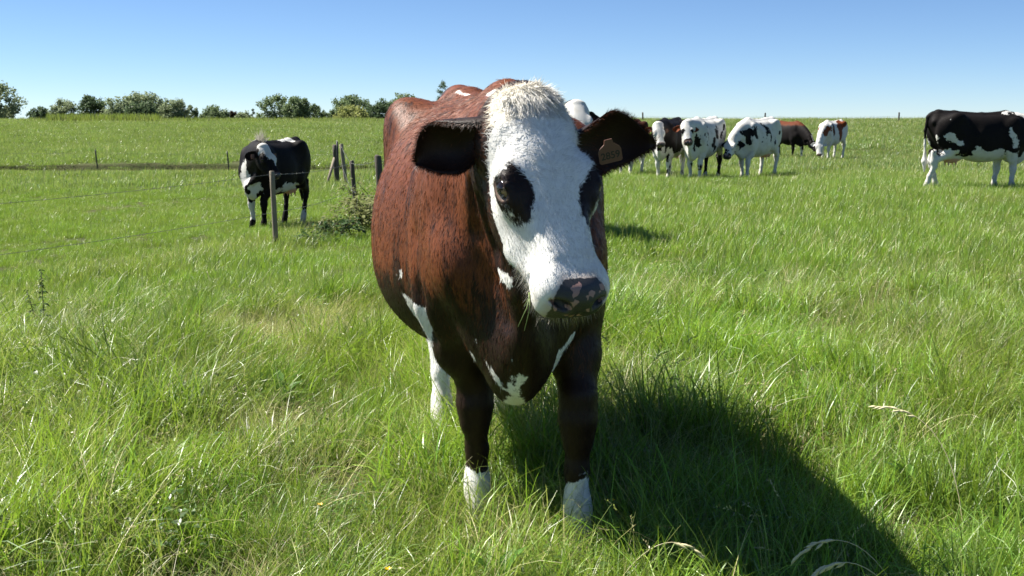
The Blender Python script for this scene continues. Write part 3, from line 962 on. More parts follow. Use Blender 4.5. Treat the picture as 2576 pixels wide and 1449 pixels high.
def build_ear_tags(ears, root):
    """two plastic tags, the one in the cow's left ear with its number"""
    for k_, ((ve, qe, info, (G, Nn, ax, sd, op)), s_i, t_i, number) in enumerate(((ears[0], .30, -.30, '2859'), (ears[1], .35, .2, None))):
        ns, nt_ = G.shape[:2]
        i, j = int(s_i * (ns - 1)), int((t_i + 1) / 2 * (nt_ - 1))
        if number is None:
            continue
        p = mc_local(px(1531, 362, 2.975))
        # frame of the plate: faces where the hollow of the ear faces, hangs down
        n = op * .9 + np.array((.25, -.1, .0)); n /= np.linalg.norm(n)
        rt = np.cross((0, 0, 1), n); rt /= np.linalg.norm(rt)
        a = math.radians(13)
        upv = np.cross(n, rt)
        rt, upv = rt * math.cos(a) + upv * math.sin(a), upv * math.cos(a) - rt * math.sin(a)
        out = [(-.010, .0), (-.013, -.012), (-.027, -.022), (-.031, -.030), (-.031, -.058), (-.027, -.062), (.027, -.062), (.031, -.058), (.031, -.030), (.027, -.022), (.013, -.012), (.010, 0.0)]
        Vt = []
        for dz in (.0016, -.0016):
            for a_, b_ in out:
                Vt.append(p + rt * a_ + upv * (b_ + .012) + n * dz)
        m = len(out)
        F = [tuple(range(m))[::-1], tuple(range(m, 2 * m))] + [(q, (q + 1) % m, m + (q + 1) % m, m + q) for q in range(m)]
        me = bpy.data.meshes.new('ear_tag'); me.from_pydata([tuple(q) for q in Vt], [], F); me.materials.append(MAT_TAG); me.update()
        me.polygons.foreach_set('use_smooth', np.zeros(len(me.polygons), bool))
        tg = obj('ear_tag', me, root)
        tag(tg, 'orange plastic ear tag with the number 2859')
        for txt, size, dy in ((number, .026, -.046),):
            cu = bpy.data.curves.new('tag_number', 'FONT'); cu.body = txt; cu.size = size; cu.align_x = 'CENTER'; cu.align_y = 'BOTTOM_BASELINE' if False else 'BOTTOM'
            cu.offset = .0004 if size > .02 else 0
            tmp = bpy.data.objects.new('tmp', cu); COL.objects.link(tmp)
            dg = bpy.context.evaluated_depsgraph_get()
            tm = bpy.data.meshes.new_from_object(tmp.evaluated_get(dg))
            bpy.data.objects.remove(tmp)
            tm.name = 'tag_number'
            tm.materials.clear(); tm.materials.append(MAT_INK)
            t = obj('tag_number', tm, tg)
            org = p + upv * (dy - .004 + .012 - .006) + n * .0022
            M = Matrix(((rt[0], upv[0], n[0], org[0]), (rt[1], upv[1], n[1], org[1]), (rt[2], upv[2], n[2], org[2]), (0, 0, 0, 1)))
            t.matrix_local = M
# ------------------------------------------------------------------ grass
def grass_material():
    m, nt, b = new_mat('grass_blades')
    col = attr(nt, 'gcol', 'Color')
    pos = N(nt, 'ShaderNodeNewGeometry').outputs['Position']
    big = noise(nt, pos, .55, 3, .6)
    mid = noise(nt, pos, 2.6, 3, .6)
    rnd = N(nt, 'ShaderNodeObjectInfo').outputs['Random']
    c = mixc(nt, maprange(nt, big, .35, .68, 0, .55), col, mixc(nt, .6, col, (.20, .20, .055)))
    c = mixc(nt, maprange(nt, mid, .45, .7, 0, .5), c, mixc(nt, .75, c, (.030, .085, .014)))
    hs = N(nt, 'ShaderNodeHueSaturation'); nt.links.new(c, hs.inputs['Color'])
    nt.links.new(maprange(nt, rnd, 0, 1, .68, 1.34, False), hs.inputs['Value']); hs.inputs['Saturation'].default_value = 1.0
    nt.links.new(hs.outputs[0], b.inputs['Base Color'])
    b.inputs['Roughness'].default_value = .38
    b.inputs['Specular IOR Level'].default_value = .46
    tr = N(nt, 'ShaderNodeBsdfTranslucent')
    tc = mixc(nt, .55, hs.outputs[0], (.34, .50, .04)); nt.links.new(tc, tr.inputs['Color'])
    mx = N(nt, 'ShaderNodeMixShader'); mx.inputs[0].default_value = .36
    nt.links.new(b.outputs[0], mx.inputs[1]); nt.links.new(tr.outputs[0], mx.inputs[2])
    nt.links.new(mx.outputs[0], nt.nodes['Material Output'].inputs['Surface'])
    return m
MAT_GRASS = grass_material()

def blades(n, R, hl, wl, lean, cols, seed, nseg=4, droop=.6, flat=0.0):
    """n ribbons: verts, quads, colours; hl, wl = (min, max) length and width"""
    rs = np.random.RandomState(seed)
    a = rs.uniform(0, 2 * np.pi, n); r = R * np.sqrt(rs.rand(n))
    base = np.stack([r * np.cos(a), r * np.sin(a), np.full(n, -.03)], 1)
    L = rs.uniform(hl[0], hl[1], n) ; Wd = rs.uniform(wl[0], wl[1], n)
    az = rs.uniform(0, 2 * np.pi, n) if flat == 0 else rs.normal(flat, .7, n)
    ln = np.abs(rs.normal(0, lean, n)) + .05
    dp = droop * rs.uniform(.3, 1.6, n)
    hd = np.stack([np.cos(az), np.sin(az), np.zeros(n)], 1)
    sd = np.stack([-np.sin(az), np.cos(az), np.zeros(n)], 1)
    tw = rs.normal(0, .6, n)
    p = base.copy(); th = ln.copy()
    V = np.zeros((n, nseg + 1, 2, 3)); 
    for i in range(nseg + 1):
        t = i / nseg
        w = Wd * (1 - t ** 1.7) * (.75 + .25 * np.sin(np.pi * min(t * 1.6, 1))) + .0004
        dirv = hd * np.sin(th)[:, None] + np.array((0, 0, 1)) * np.cos(th)[:, None]
        nrm = hd * np.cos(th)[:, None] - np.array((0, 0, 1)) * np.sin(th)[:, None]
        s2 = sd * np.cos(tw * t)[:, None] + nrm * np.sin(tw * t)[:, None]
        V[:, i, 0] = p - s2 * (w * .5)[:, None]; V[:, i, 1] = p + s2 * (w * .5)[:, None]
        p = p + dirv * (L / nseg)[:, None]
        th = np.minimum(th + dp / nseg * (.5 + t * 1.6), 2.5)
    b = (np.arange(n) * (nseg + 1) * 2)[:, None, None]
    i = np.arange(nseg)[None, :, None] * 2
    Q = (b + i + np.array([0, 1, 3, 2])[None, None]).reshape(-1, 4)
    cols = np.asarray(cols, float)
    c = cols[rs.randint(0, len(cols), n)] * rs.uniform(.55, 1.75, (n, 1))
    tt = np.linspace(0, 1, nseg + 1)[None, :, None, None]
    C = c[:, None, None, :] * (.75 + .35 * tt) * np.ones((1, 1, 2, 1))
    return V.reshape(-1, 3), Q, C.reshape(-1, 3)

def seed_stalks(n, R, hl, seed, col=(.42, .36, .20), lean=.45, head=.07):
    """thin stems that carry a loose seed head"""
    rs = np.random.RandomState(seed)
    Vs, Qs, Cs = [], [], []; off = 0
    v, q, c = blades(n, R, hl, (.0016, .0024), lean, [col], seed, 6, .9)
    st = v.reshape(n, 7, 2, 3).mean(2)
    Vs.append(v); Qs.append(q); Cs.append(c); off = len(v)
    for k in range(n):
        tip = st[k, -1]; d = st[k, -1] - st[k, -2]; d /= np.linalg.norm(d) + 1e-9
        m = 11
        t = np.linspace(0, 1, m)
        pos = tip[None] + d[None] * (t * head)[:, None] - np.array((0, 0, .25 * head)) * (t ** 2)[:, None]
        dr = d[None] + rs.normal(0, .45, (m, 3)); dr /= np.linalg.norm(dr, axis=1, keepdims=True)
        sd = np.cross(dr, rs.normal(0, 1, (m, 3))); sd /= np.linalg.norm(sd, axis=1, keepdims=True)
        ln = rs.uniform(.008, .016, (m, 1)); w = .0022
        v = np.stack([pos, pos + dr * ln * .5 + sd * w, pos + dr * ln, pos + dr * ln * .5 - sd * w], 1).reshape(-1, 3)
        q = np.arange(m * 4).reshape(m, 4)
        Vs.append(v); Qs.append(q + off); off += len(v)
        Cs.append(np.tile(np.array(col) * rs.uniform(.8, 1.25), (len(v), 1)))
    return np.concatenate(Vs), np.concatenate(Qs), np.concatenate(Cs)

def herb_leaves(n, R, seed, cols, size=(.016, .036)):
    rs = np.random.RandomState(seed)
    V, Q, C = [], [], []; off = 0
    for k in range(n):
        a = rs.uniform(0, 6.28); r = R * math.sqrt(rs.rand())
        p = np.array((r * math.cos(a), r * math.sin(a), rs.uniform(.03, .16)))
        az = rs.uniform(0, 6.28); el = rs.uniform(-.2, .8)
        d = np.array((math.cos(az) * math.cos(el), math.sin(az) * math.cos(el), math.sin(el)))
        s = np.cross(d, (0, 0, 1)); s /= np.linalg.norm(s); n_ = np.cross(s, d)
        L = rs.uniform(*size); w = L * rs.uniform(.25, .4)
        v = [p, p + d * L * .45 + s * w + n_ * w * .3, p + d * L * .45, p + d * L * .45 - s * w + n_ * w * .3, p + d * L - n_ * w * .4]
        V += v; Q += [(off, off + 1, off + 4, off + 2), (off, off + 2, off + 4, off + 3)]
        C += [np.array(cols[rs.randint(len(cols))]) * rs.uniform(.8, 1.2)] * 5; off += 5
    return np.array(V), np.array(Q), np.array(C)

def join(*parts):
    V, Q, C, b = [], [], [], 0
    for v, q, c in parts:
        V.append(v); Q.append(q + b); C.append(c); b += len(v)
    return np.concatenate(V), np.concatenate(Q), np.concatenate(C)

GREENS = [(.095, .215, .018), (.12, .255, .022), (.155, .275, .028), (.07, .165, .016), (.20, .30, .04)]
YGREENS = [(.19, .24, .045), (.24, .27, .065), (.14, .20, .032), (.30, .29, .11)]
STRAW = [(.48, .42, .22), (.58, .51, .29), (.38, .33, .17)]

def tuft_collection(name, tufts):
    c = bpy.data.collections.new(name)
    for i, (v, q, col) in enumerate(tufts):
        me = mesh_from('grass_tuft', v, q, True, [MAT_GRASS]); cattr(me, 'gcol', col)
        o = bpy.data.objects.new('%s_%02d' % (name, i), me)
        c.objects.link(o)
    return c

def scatter(name, coll, P, rot, scl, idx, label):
    """grass: one object, tufts set on its points"""
    me = bpy.data.meshes.new(name); me.vertices.add(len(P)); me.vertices.foreach_set('co', np.asarray(P, np.float32).ravel())
    a = me.attributes.new('rot', 'FLOAT_VECTOR', 'POINT'); a.data.foreach_set('vector', np.asarray(rot, np.float32).ravel())
    a = me.attributes.new('scl', 'FLOAT_VECTOR', 'POINT'); a.data.foreach_set('vector', np.asarray(scl, np.float32).ravel())
    a = me.attributes.new('idx', 'INT', 'POINT'); a.data.foreach_set('value', np.asarray(idx, np.int32))
    me.update()
    o = obj(name, me)
    ng = bpy.data.node_groups.new(name, 'GeometryNodeTree')
    ng.interface.new_socket('Geometry', in_out='INPUT', socket_type='NodeSocketGeometry')
    ng.interface.new_socket('Geometry', in_out='OUTPUT', socket_type='NodeSocketGeometry')
    gi = ng.nodes.new('NodeGroupInput'); go = ng.nodes.new('NodeGroupOutput')
    ci = ng.nodes.new('GeometryNodeCollectionInfo'); ci.inputs['Collection'].default_value = coll
    ci.inputs['Separate Children'].default_value = True; ci.inputs['Reset Children'].default_value = True
    ip = ng.nodes.new('GeometryNodeInstanceOnPoints')
    ip.inputs['Pick Instance'].default_value = True
    def na(nm, t):
        n = ng.nodes.new('GeometryNodeInputNamedAttribute'); n.data_type = t; n.inputs['Name'].default_value = nm
        return n.outputs['Attribute']
    e2r = ng.nodes.new('FunctionNodeEulerToRotation')
    ng.links.new(na('rot', 'FLOAT_VECTOR'), e2r.inputs[0])
    ng.links.new(gi.outputs[0], ip.inputs['Points']); ng.links.new(ci.outputs[0], ip.inputs['Instance'])
    ng.links.new(na('idx', 'INT'), ip.inputs['Instance Index'])
    ng.links.new(e2r.outputs[0], ip.inputs['Rotation']); ng.links.new(na('scl', 'FLOAT_VECTOR'), ip.inputs['Scale'])
    ng.links.new(ip.outputs[0], go.inputs[0])
    md = o.modifiers.new('grass', 'NODES'); md.node_group = ng
    tag(o, label, 'grass', None, 'stuff')
    return o

def wedge_points(rs, y0, y1, k, m, dens):
    n = int(dens * (k * (y1 ** 2 - y0 ** 2) + 2 * m * (y1 - y0)))
    out = []
    got = 0
    while got < n:
        y = rs.uniform(y0, y1, n); x = rs.uniform(-1, 1, n) * (k * y1 + m)
        ok = np.abs(x) < k * y + m
        out.append(np.stack([x[ok], y[ok]], 1)); got += ok.sum()
    return np.concatenate(out)[:n]

def matted(rs, P3, n, tilt):
    """tufts laid over together, in swirls"""
    a = np.pi * 1.6 * vnoise(P3, .7, 72) + rs.normal(0, .35, n); t = tilt * rs.uniform(.3, 1.3, n); g = rs.uniform(0, 6.283, n)
    out = np.zeros((n, 3))
    for i in range(n):
        R = Matrix.Rotation(t[i], 3, Vector((-math.sin(a[i]), math.cos(a[i]), 0))) @ Matrix.Rotation(g[i], 3, 'Z')
        out[i] = R.to_euler('XYZ')
    return out

def build_grass():
    rs = np.random.RandomState(7)
    T = []
    for s in range(7):      # 0-6 lush long tufts
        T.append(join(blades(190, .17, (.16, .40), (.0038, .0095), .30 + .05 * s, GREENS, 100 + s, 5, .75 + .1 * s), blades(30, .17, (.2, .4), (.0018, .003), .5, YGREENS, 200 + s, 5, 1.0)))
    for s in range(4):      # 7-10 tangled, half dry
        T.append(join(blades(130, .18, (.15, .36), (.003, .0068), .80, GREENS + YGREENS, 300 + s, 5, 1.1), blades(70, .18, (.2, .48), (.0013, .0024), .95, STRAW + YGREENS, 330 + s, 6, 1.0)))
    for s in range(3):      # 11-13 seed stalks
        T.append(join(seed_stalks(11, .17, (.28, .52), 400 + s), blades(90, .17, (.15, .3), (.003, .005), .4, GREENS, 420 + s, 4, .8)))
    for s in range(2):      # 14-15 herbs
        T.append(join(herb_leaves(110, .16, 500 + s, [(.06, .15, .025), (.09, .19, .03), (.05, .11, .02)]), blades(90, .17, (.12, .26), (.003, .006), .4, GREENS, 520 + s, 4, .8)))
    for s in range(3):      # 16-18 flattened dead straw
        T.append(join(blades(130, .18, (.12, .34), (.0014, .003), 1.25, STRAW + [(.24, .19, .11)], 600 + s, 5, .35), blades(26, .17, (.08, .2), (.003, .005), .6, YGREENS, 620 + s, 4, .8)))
    near = tuft_collection('near_tufts', T)
    P = wedge_points(rs, 1.5, 9.5, .52, 1.0, 58)
    x, y = P[:, 0], P[:, 1]
    P3 = np.stack([x, y, x * 0], 1)
    n = len(P)
    wild = vnoise(P3, .9, 21) + .9 * sstep(.2, -1.2, x) * sstep(9.5, 6, y) - .15
    u = rs.rand(n)
    idx = rs.randint(0, 7, n)
    idx = np.where((wild > .0) & (u < .60), rs.randint(7, 11, n), idx)
    idx = np.where((u > .80) & (u < .89), rs.randint(11, 14, n), idx)
    idx = np.where(((u > .92) & (x < 1)) | (u > .97), rs.randint(14, 16, n), idx)
    bare = bare_at(x, y)
    idx = np.where((bare > .10) & (rs.rand(n) < .92), rs.randint(16, 19, n), idx)
    tall = vnoise(P3, 1.3, 31) * .75 + vnoise(P3, 3.6, 32) * .65
    s = (.92 + .42 * tall + .12 * rs.normal(0, 1, n)) * (1 - .28 * sstep(5.5, 9.5, y))
    s = s * (1 - .25 * sstep(.1, .6, bare))
    # trodden by the cow's feet
    for fx, fy in ((.205, 3.5), (-.118, 3.74), (-.10, 4.84), (-.29, 4.68)):
        dd = np.hypot(x - fx, y - fy); s = s * (1 - .18 * sstep(.30, .08, dd))
    s = np.clip(s, .3, 1.6)
    # grass in front of the feet stays lower so that the socks show
    keep = (rs.rand(n) > .15 * sstep(.35, .9, bare)) & (np.hypot(x, y) > 1.75)
    rot = matted(rs, P3, n, .12 + .55 * np.clip(vnoise(P3, 1.1, 71) + .25 * sstep(.5, -1, x), 0, 1))
    z = HGT(x, y)
    scatter('long_grass', near, np.stack([x, y, z], 1)[keep], rot[keep], np.stack([s * 1.05, s * 1.05, s], 1)[keep], idx[keep], 'long tangled green grass with straw-coloured stalks')
    # middle distance
    T = []
    for s_ in range(5):
        T.append(join(blades(300, .34, (.09, .22), (.005, .009), .40, GREENS, 700 + s_, 3, .8), blades(30, .34, (.12, .28), (.003, .005), .5, YGREENS + STRAW, 720 + s_, 3, .9)))
    for s_ in range(2):
        T.append(join(blades(190, .34, (.08, .2), (.005, .008), .6, GREENS + YGREENS, 740 + s_, 3, .8), blades(120, .34, (.12, .34), (.003, .005), .7, STRAW + YGREENS, 760 + s_, 4, .9)))
    mid = tuft_collection('mid_tufts', T)
    P = wedge_points(rs, 8.2, 31, .50, 1.6, 13)
    x, y = P[:, 0], P[:, 1]; n = len(P); P3 = np.stack([x, y, x * 0], 1)
    left = sstep(.0, -.16, x / y)
    short = .95 - .30 * left * sstep(9, 13, y) + .22 * vnoise(P3, .35, 51) + .2 * vnoise(P3, 1.1, 52)
    fence_line = np.exp(-((x - (-3.2 + (y - 15.4) * .40)) / 1.0) ** 2) * sstep(10, 14, y) * sstep(34, 22, y)
    s = np.clip(short + .35 * fence_line + rs.normal(0, .12, n), .35, 1.7)
    idx = rs.randint(0, 5, n)
    idx = np.where(rs.rand(n) < .10 + .5 * fence_line, rs.randint(5, 7, n), idx)
    rot = np.stack([rs.normal(0, .06, n), rs.normal(0, .06, n), rs.uniform(0, 6.283, n)], 1)
    scatter('pasture_grass', mid, np.stack([x, y, HGT(x, y)], 1), rot, np.stack([s, s, s], 1), idx, 'grazed pasture grass where the herd stands')
    # far
    T = []
    for s_ in range(5):
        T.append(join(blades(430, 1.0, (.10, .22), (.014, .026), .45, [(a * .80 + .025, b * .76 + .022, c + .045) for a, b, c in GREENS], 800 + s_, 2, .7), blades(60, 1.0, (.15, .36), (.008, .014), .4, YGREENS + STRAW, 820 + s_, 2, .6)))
    far = tuft_collection('far_tufts', T)
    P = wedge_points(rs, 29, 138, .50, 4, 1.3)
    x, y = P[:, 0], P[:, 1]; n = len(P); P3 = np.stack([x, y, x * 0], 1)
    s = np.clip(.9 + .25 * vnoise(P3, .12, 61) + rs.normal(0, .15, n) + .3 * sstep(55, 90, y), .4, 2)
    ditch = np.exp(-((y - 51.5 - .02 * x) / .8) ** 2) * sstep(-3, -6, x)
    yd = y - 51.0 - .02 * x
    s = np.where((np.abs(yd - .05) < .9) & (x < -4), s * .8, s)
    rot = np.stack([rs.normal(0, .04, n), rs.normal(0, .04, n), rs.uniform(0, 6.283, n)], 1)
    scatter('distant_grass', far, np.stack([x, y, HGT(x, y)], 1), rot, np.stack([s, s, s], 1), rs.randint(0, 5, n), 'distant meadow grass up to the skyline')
build_grass()
_V, _Q, _o, _E, _ears, _root = build_main_cow()
build_ear_tags(_ears, _root)
# ------------------------------------------------------------------ the herd behind
def herd_cow(label, loc, yaw, pose, coat, res=.02, head_world=None, tagged=False, ear_dark=None, scale=1.0, seed=0):
    """loc = ground point between the front feet (x, y); pose poll / hdir in the cow's own frame"""
    x, y = loc
    z = hgt(x, y) - .01
    root = empty('cow', (x, y, z), yaw); root.scale = (scale,) * 3
    tag(root, label, 'cow', 'cows on the pasture')
    P = dict(roll=0.0, feet=[(.10, .14), (-.08, -.14), (-1.22, .14), (-1.10, -.14)], fat=.86, tail=.04, leg=1.0)
    P.update(pose)
    o, E = head_frame(P['poll'], P['hdir'], P['roll'])
    ev, eu, ew = E
    W = lambda u, v, w: o + ev * v + eu * u + ew * w
    tip = W(0, .6, 0)
    fld = Field(axis_pts(-1.75, max(1.05, o[0] + .1, tip[0] + .15), res), axis_pts(-.52 - abs(o[1]), .52 + abs(o[1]) + abs(tip[1] - o[1]), res), axis_pts(min(-.04, tip[2] - .12), 1.62, res))
    cow_field(fld, P, detail=res < .016)
    V, Q = fld.mesh(1)
    nV = len(V)
    for sg in (-1, 1):
        ax = eu * sg * 1.0 - ew * .30 - ev * .05 + np.array((0, 0, -.12)); op = ew * 1.0 + ev * .2 + eu * sg * .2
        v, q, info, g = ear_mesh(W(sg * .08, .075, -.10), ax, op, .235, .085, 2.0, .8, th=.014, ns=10, nt=7)
        Q = np.concatenate([Q, q + len(V)]); V = np.concatenate([V, v])
    H = (V - o) @ E.T
    isear = np.zeros(len(V), bool); isear[nV:] = True
    onhead = (H[:, 0] > -.07) & (H[:, 0] < .62) & (H[:, 2] > -.26) & (np.abs(H[:, 1]) < .17)
    white, brown = coat(V, H, onhead & ~isear, isear)
    v_, u_, w_ = H[:, 0], H[:, 1], H[:, 2]
    nose = np.where(onhead & ~isear, np.minimum.reduce([v_ - .505 - .5 * np.maximum(np.abs(u_) - .045, 0), w_ + .10]), -.2)
    pink = np.where(onhead, -.1, .15 - np.linalg.norm((V - (-1.02, 0, .57)) / (1.3, 1, .9), axis=1))
    me = mesh_from('body', V, Q, True, [MAT_COAT])
    for k_, a in (('white', white), ('nose', nose), ('dark', np.zeros(len(V))), ('pink', pink), ('brown', brown)):
        fattr(me, k_, a)
    obj('body', me, root)
    for sg in (-1, 1):
        bm_ = bmesh.new(); bmesh.ops.create_uvsphere(bm_, u_segments=10, v_segments=6, radius=.027)
        me = bpy.data.meshes.new('eye'); bm_.to_mesh(me); bm_.free(); me.materials.append(MAT_EYE)
        me.polygons.foreach_set('use_smooth', np.ones(len(me.polygons), bool))
        e = obj('eye', me, root); e.location = W(sg * .112, .236, -.038)
    if tagged:
        for sg in (-1, 1):
            mb = MB(); c = W(sg * .215, .10, -.09)
            r = eu * .03; d = -ev * .0 + np.array((0, 0, -.035))
            n_ = ew * .004
            q = [c - r + d * 0, c + r, c + r + d * 2, c - r + d * 2]
            mb.v = [tuple(a + n_) for a in q] + [tuple(a - n_) for a in q]
            mb.f = [(0, 1, 2, 3), (7, 6, 5, 4), (0, 4, 5, 1), (1, 5, 6, 2), (2, 6, 7, 3), (3, 7, 4, 0)]
            mb.build('ear_tag', MAT_TAG, root, False)
    return root

def blobs(P, base, lst, amp=.05, sc=7.0, seed=1):
    """white field from a base sign and tubes of the other / same colour, in order"""
    n = fbm(P, sc, seed, 4) * amp * 2.0
    f = np.full(len(P), float(base))
    for sign, pts, r in lst:
        s = seg_sd(P, pts, r) + n
        f = np.maximum(f, s) if sign > 0 else np.minimum(f, -s)
    return f

def face_white(H):
    v, u, w = H[:, 0], H[:, 1], H[:, 2]
    lim = np.interp(v, [-.06, .0, .06, .10, .143, .20, .33, .38, .45], [-.045, -.05, -.035, -.07, -.10, -.10, -.12, -.30, -.40])
    return w - lim

def dirs(yaw, dx, dy, dz):
    """a world direction in a cow's own frame"""
    q = Matrix.Rotation(-yaw, 3, 'Z') @ Vector((dx, dy, dz))
    return np.array(q)

def build_herd():
    R = math.radians
    both = lambda pts: [pts, [(a, -b, c) for a, b, c in pts]]
    def two(sign, pts, r):
        return [(sign, p, r) for p in both(pts)]
    zc = lambda P: P[:, 2]
    # --- large black and white cow at the right
    def coat(P, H, oh, ie):
        n = fbm(P, 6, 4)
        f = np.full(len(P), -.2)
        f = np.maximum(f, .75 + .18 * n - zc(P) - .10 * np.abs(P[:, 0] + .55) + .04 * (P[:, 0] < -1.0))
        lst = two(1, [(-.02, .3, 1.45), (-.06, .3, 1.25), (-.02, .3, 1.02)], (.07, .05, .03)) + two(1, [(-.12, .1, 1.44), (.5, .1, 1.42)], (.05, .08))
        lst += two(1, [(-1.20, .3, 1.02), (-1.12, .3, .92), (-1.0, .33, .88)], (.06, .05, .05)) + two(1, [(-1.42, .2, .95), (-1.40, .2, .80)], (.05, .06)) + two(1, [(-1.18, .28, 1.30), (-1.10, .28, 1.22)], (.035, .03))
        lst += two(1, [(.0, .22, .95), (.08, .16, .55), (.05, .15, .1)], (.06, .06, .1)) + two(1, [(-1.2, .2, .60), (-1.45, .15, .40), (-1.4, .15, .0)], (.07, .05, .12)) + [(1, [(-1.5, 0, .9), (-1.5, .05, .45)], (.05, .08))]
        lst += two(-1, [(-1.50, .16, .62), (-1.58, .16, .36)], (.075, .05)) + two(-1, [(.03, .2, .45), (.05, .18, .38)], (.05, .05)) + two(-1, [(-1.48, .15, .14), (-1.42, .15, .08)], (.06, .05)) + two(-1, [(.06, .15, .12), (.08, .15, .02)], (.06, .07))
        f = np.maximum(f, blobs(P, -.2, lst, .05, 8, 9))
        f = np.where(oh, face_white(H), f); f = np.where(ie, -.2, f)
        return f, np.zeros(len(P))
    yaw = R(4)
    p = px(2524, 476, 21.0)
    herd_cow('large black cow with white belly and white tail switch, walking along by itself', (p.x, 21.0), yaw, dict(poll=(.66, -.05, 1.28), hdir=(.45, 0, -.35), feet=[(-.12, .13), (.07, -.14), (-1.20, .13), (-1.50, -.14)], udder=True, tail=.03), coat, .0145, seed=1)
    # --- black and white cow behind the fence
    def coat(P, H, oh, ie):
        n = fbm(P, 6, 14)
        f = np.minimum(.50 + .10 * n - zc(P), .2)
        lst = [(1, [(.36, -.05, 1.02), (.33, -.07, .86), (.22, -.12, .66)], (.10, .13, .12)), (1, [(.28, .03, .70), (.2, .05, .58)], (.12, .14)), (1, [(.03, -.25, .80), (-.03, -.19, .45), (-.03, -.15, .2)], (.10, .12, .11)),
               (1, [(-.3, .28, .60), (-.55, .30, .62), (-.9, .1, .56)], (.12, .10, .15)), (1, [(-.95, .06, 1.45), (-.7, .04, 1.42)], (.08, .05)), (1, [(.1, -.04, 1.42), (.05, -.05, 1.42)], (.05, .04)),
               (-1, [(.12, .14, .55), (.12, .14, .12)], (.09, .09)), (-1, [(-1.2, .16, .7), (-1.22, .15, .34)], (.07, .07)), (-1, [(-1.1, -.14, .9), (-1.12, -.14, .34)], (.09, .08)), (1, [(-1.24, .15, .20), (-1.2, .15, .05)], (.07, .08))]
        f = np.maximum(np.minimum(f, -.02), -.2)
        f = blobs(P, -.2, lst, .06, 8, 19)
        fw = face_white(H)
        v, u, w = H[:, 0], H[:, 1], H[:, 2]
        dk = np.maximum(poly_sd(u, v, [(-.2, .10), (-.075, .12), (-.06, .24), (.03, .26), (.05, .36), (.2, .50), (.2, .60), (-.2, .60)]), -.3)
        f = np.where(oh, np.minimum(fw, -dk), f); f = np.where(ie, -.2, f)
        return f, np.zeros(len(P))
    yaw = R(-107)
    p = px(655, 571, 18.7)
    hd = dirs(yaw, .27, -.22, -.50)
    pw = px(664, 356, 18.05)
    pl = dirs(yaw, pw.x - p.x, pw.y - 18.7, 0); 
    cL = herd_cow('black cow with white forehead and white foreleg, standing behind a wooden fence post', (p.x, 18.7), yaw, dict(poll=(pl[0], pl[1], 1.37), hdir=hd, feet=[(.10, .13), (-.02, -.14), (-1.22, .15), (-1.08, -.13)], udder=True, tail=.0), coat, .0145, tagged=True, seed=2)
    rs = np.random.RandomState(4)
    m = 120                                        # tail switch flicked up over the back
    b0 = np.array((.02, .06, 1.40)); a = rs.normal(0, .55, m)
    up_ = np.stack([rs.normal(-.1, .15, m), np.sin(a) * .9, np.cos(a)], 1)
    hair_object('tail_switch', [strands(b0[None] + rs.normal(0, .03, (m, 3)), up_, np.tile((1, 0, .3), (m, 1)), rs.uniform(.08, .22, m), np.full(m, .007), np.tile((.72, .66, .5), (m, 1)) * rs.uniform(.35, 1.1, (m, 1)), .12)], cL)
    # --- white cow with small black spots, looking over
    def coat(P, H, oh, ie):
        rs_ = np.random.RandomState(33)
        lst = []
        for k in range(60):
            xx = rs_.uniform(-1.35, .25); sy = rs_.choice((-1, 1)); zz = rs_.uniform(.72, 1.32)
            r = rs_.uniform(.018, .06); lst.append((-1, [(xx, sy * .36, zz), (xx + rs_.normal(0, .03), sy * .36, zz - rs_.uniform(.03, .12))], (r + .03, r + .02)))
        lst += [(-1, [(.33, .10, 1.05), (.28, .16, .85)], (.08, .05)), (-1, [(.30, -.02, .92), (.30, .03, .7)], (.07, .04)), (-1, [(.1, .14, .36), (.1, .14, .30)], (.07, .07)), (-1, [(-.06, -.14, .40), (-.06, -.14, .32)], (.06, .06)),
                (-1, [(-1.2, .2, .72), (-1.25, .15, .2)], (.09, .08)), (-1, [(-1.15, -.16, .6), (-1.15, -.15, .1)], (.07, .07)), (-1, [(-1.49, 0, .55), (-1.48, .05, .36)], (.07, .06))]
        f = blobs(P, .2, lst, .04, 12, 29)
        v, u, w = H[:, 0], H[:, 1], H[:, 2]
        e = .05 - np.hypot(np.abs(u) - .115, v - .25); e = np.maximum(e, v - .44)
        f = np.where(oh, np.minimum(.2, -e), f); f = np.where(ie, -.2, f)
        return f, ie * .9
    yaw = R(-118); p = px(1748, 462, 26.0)
    hd = dirs(yaw, .01, -.33, -.45); pw = px(1727, 306, 25.4); pl = dirs(yaw, pw.x - p.x, -.62, 0)
    herd_cow('white cow with small black spots and brown ears, looking towards the viewer', (p.x, 26.0), yaw, dict(poll=(pl[0], pl[1], 1.36), hdir=hd, udder=False), coat, .017, seed=3)
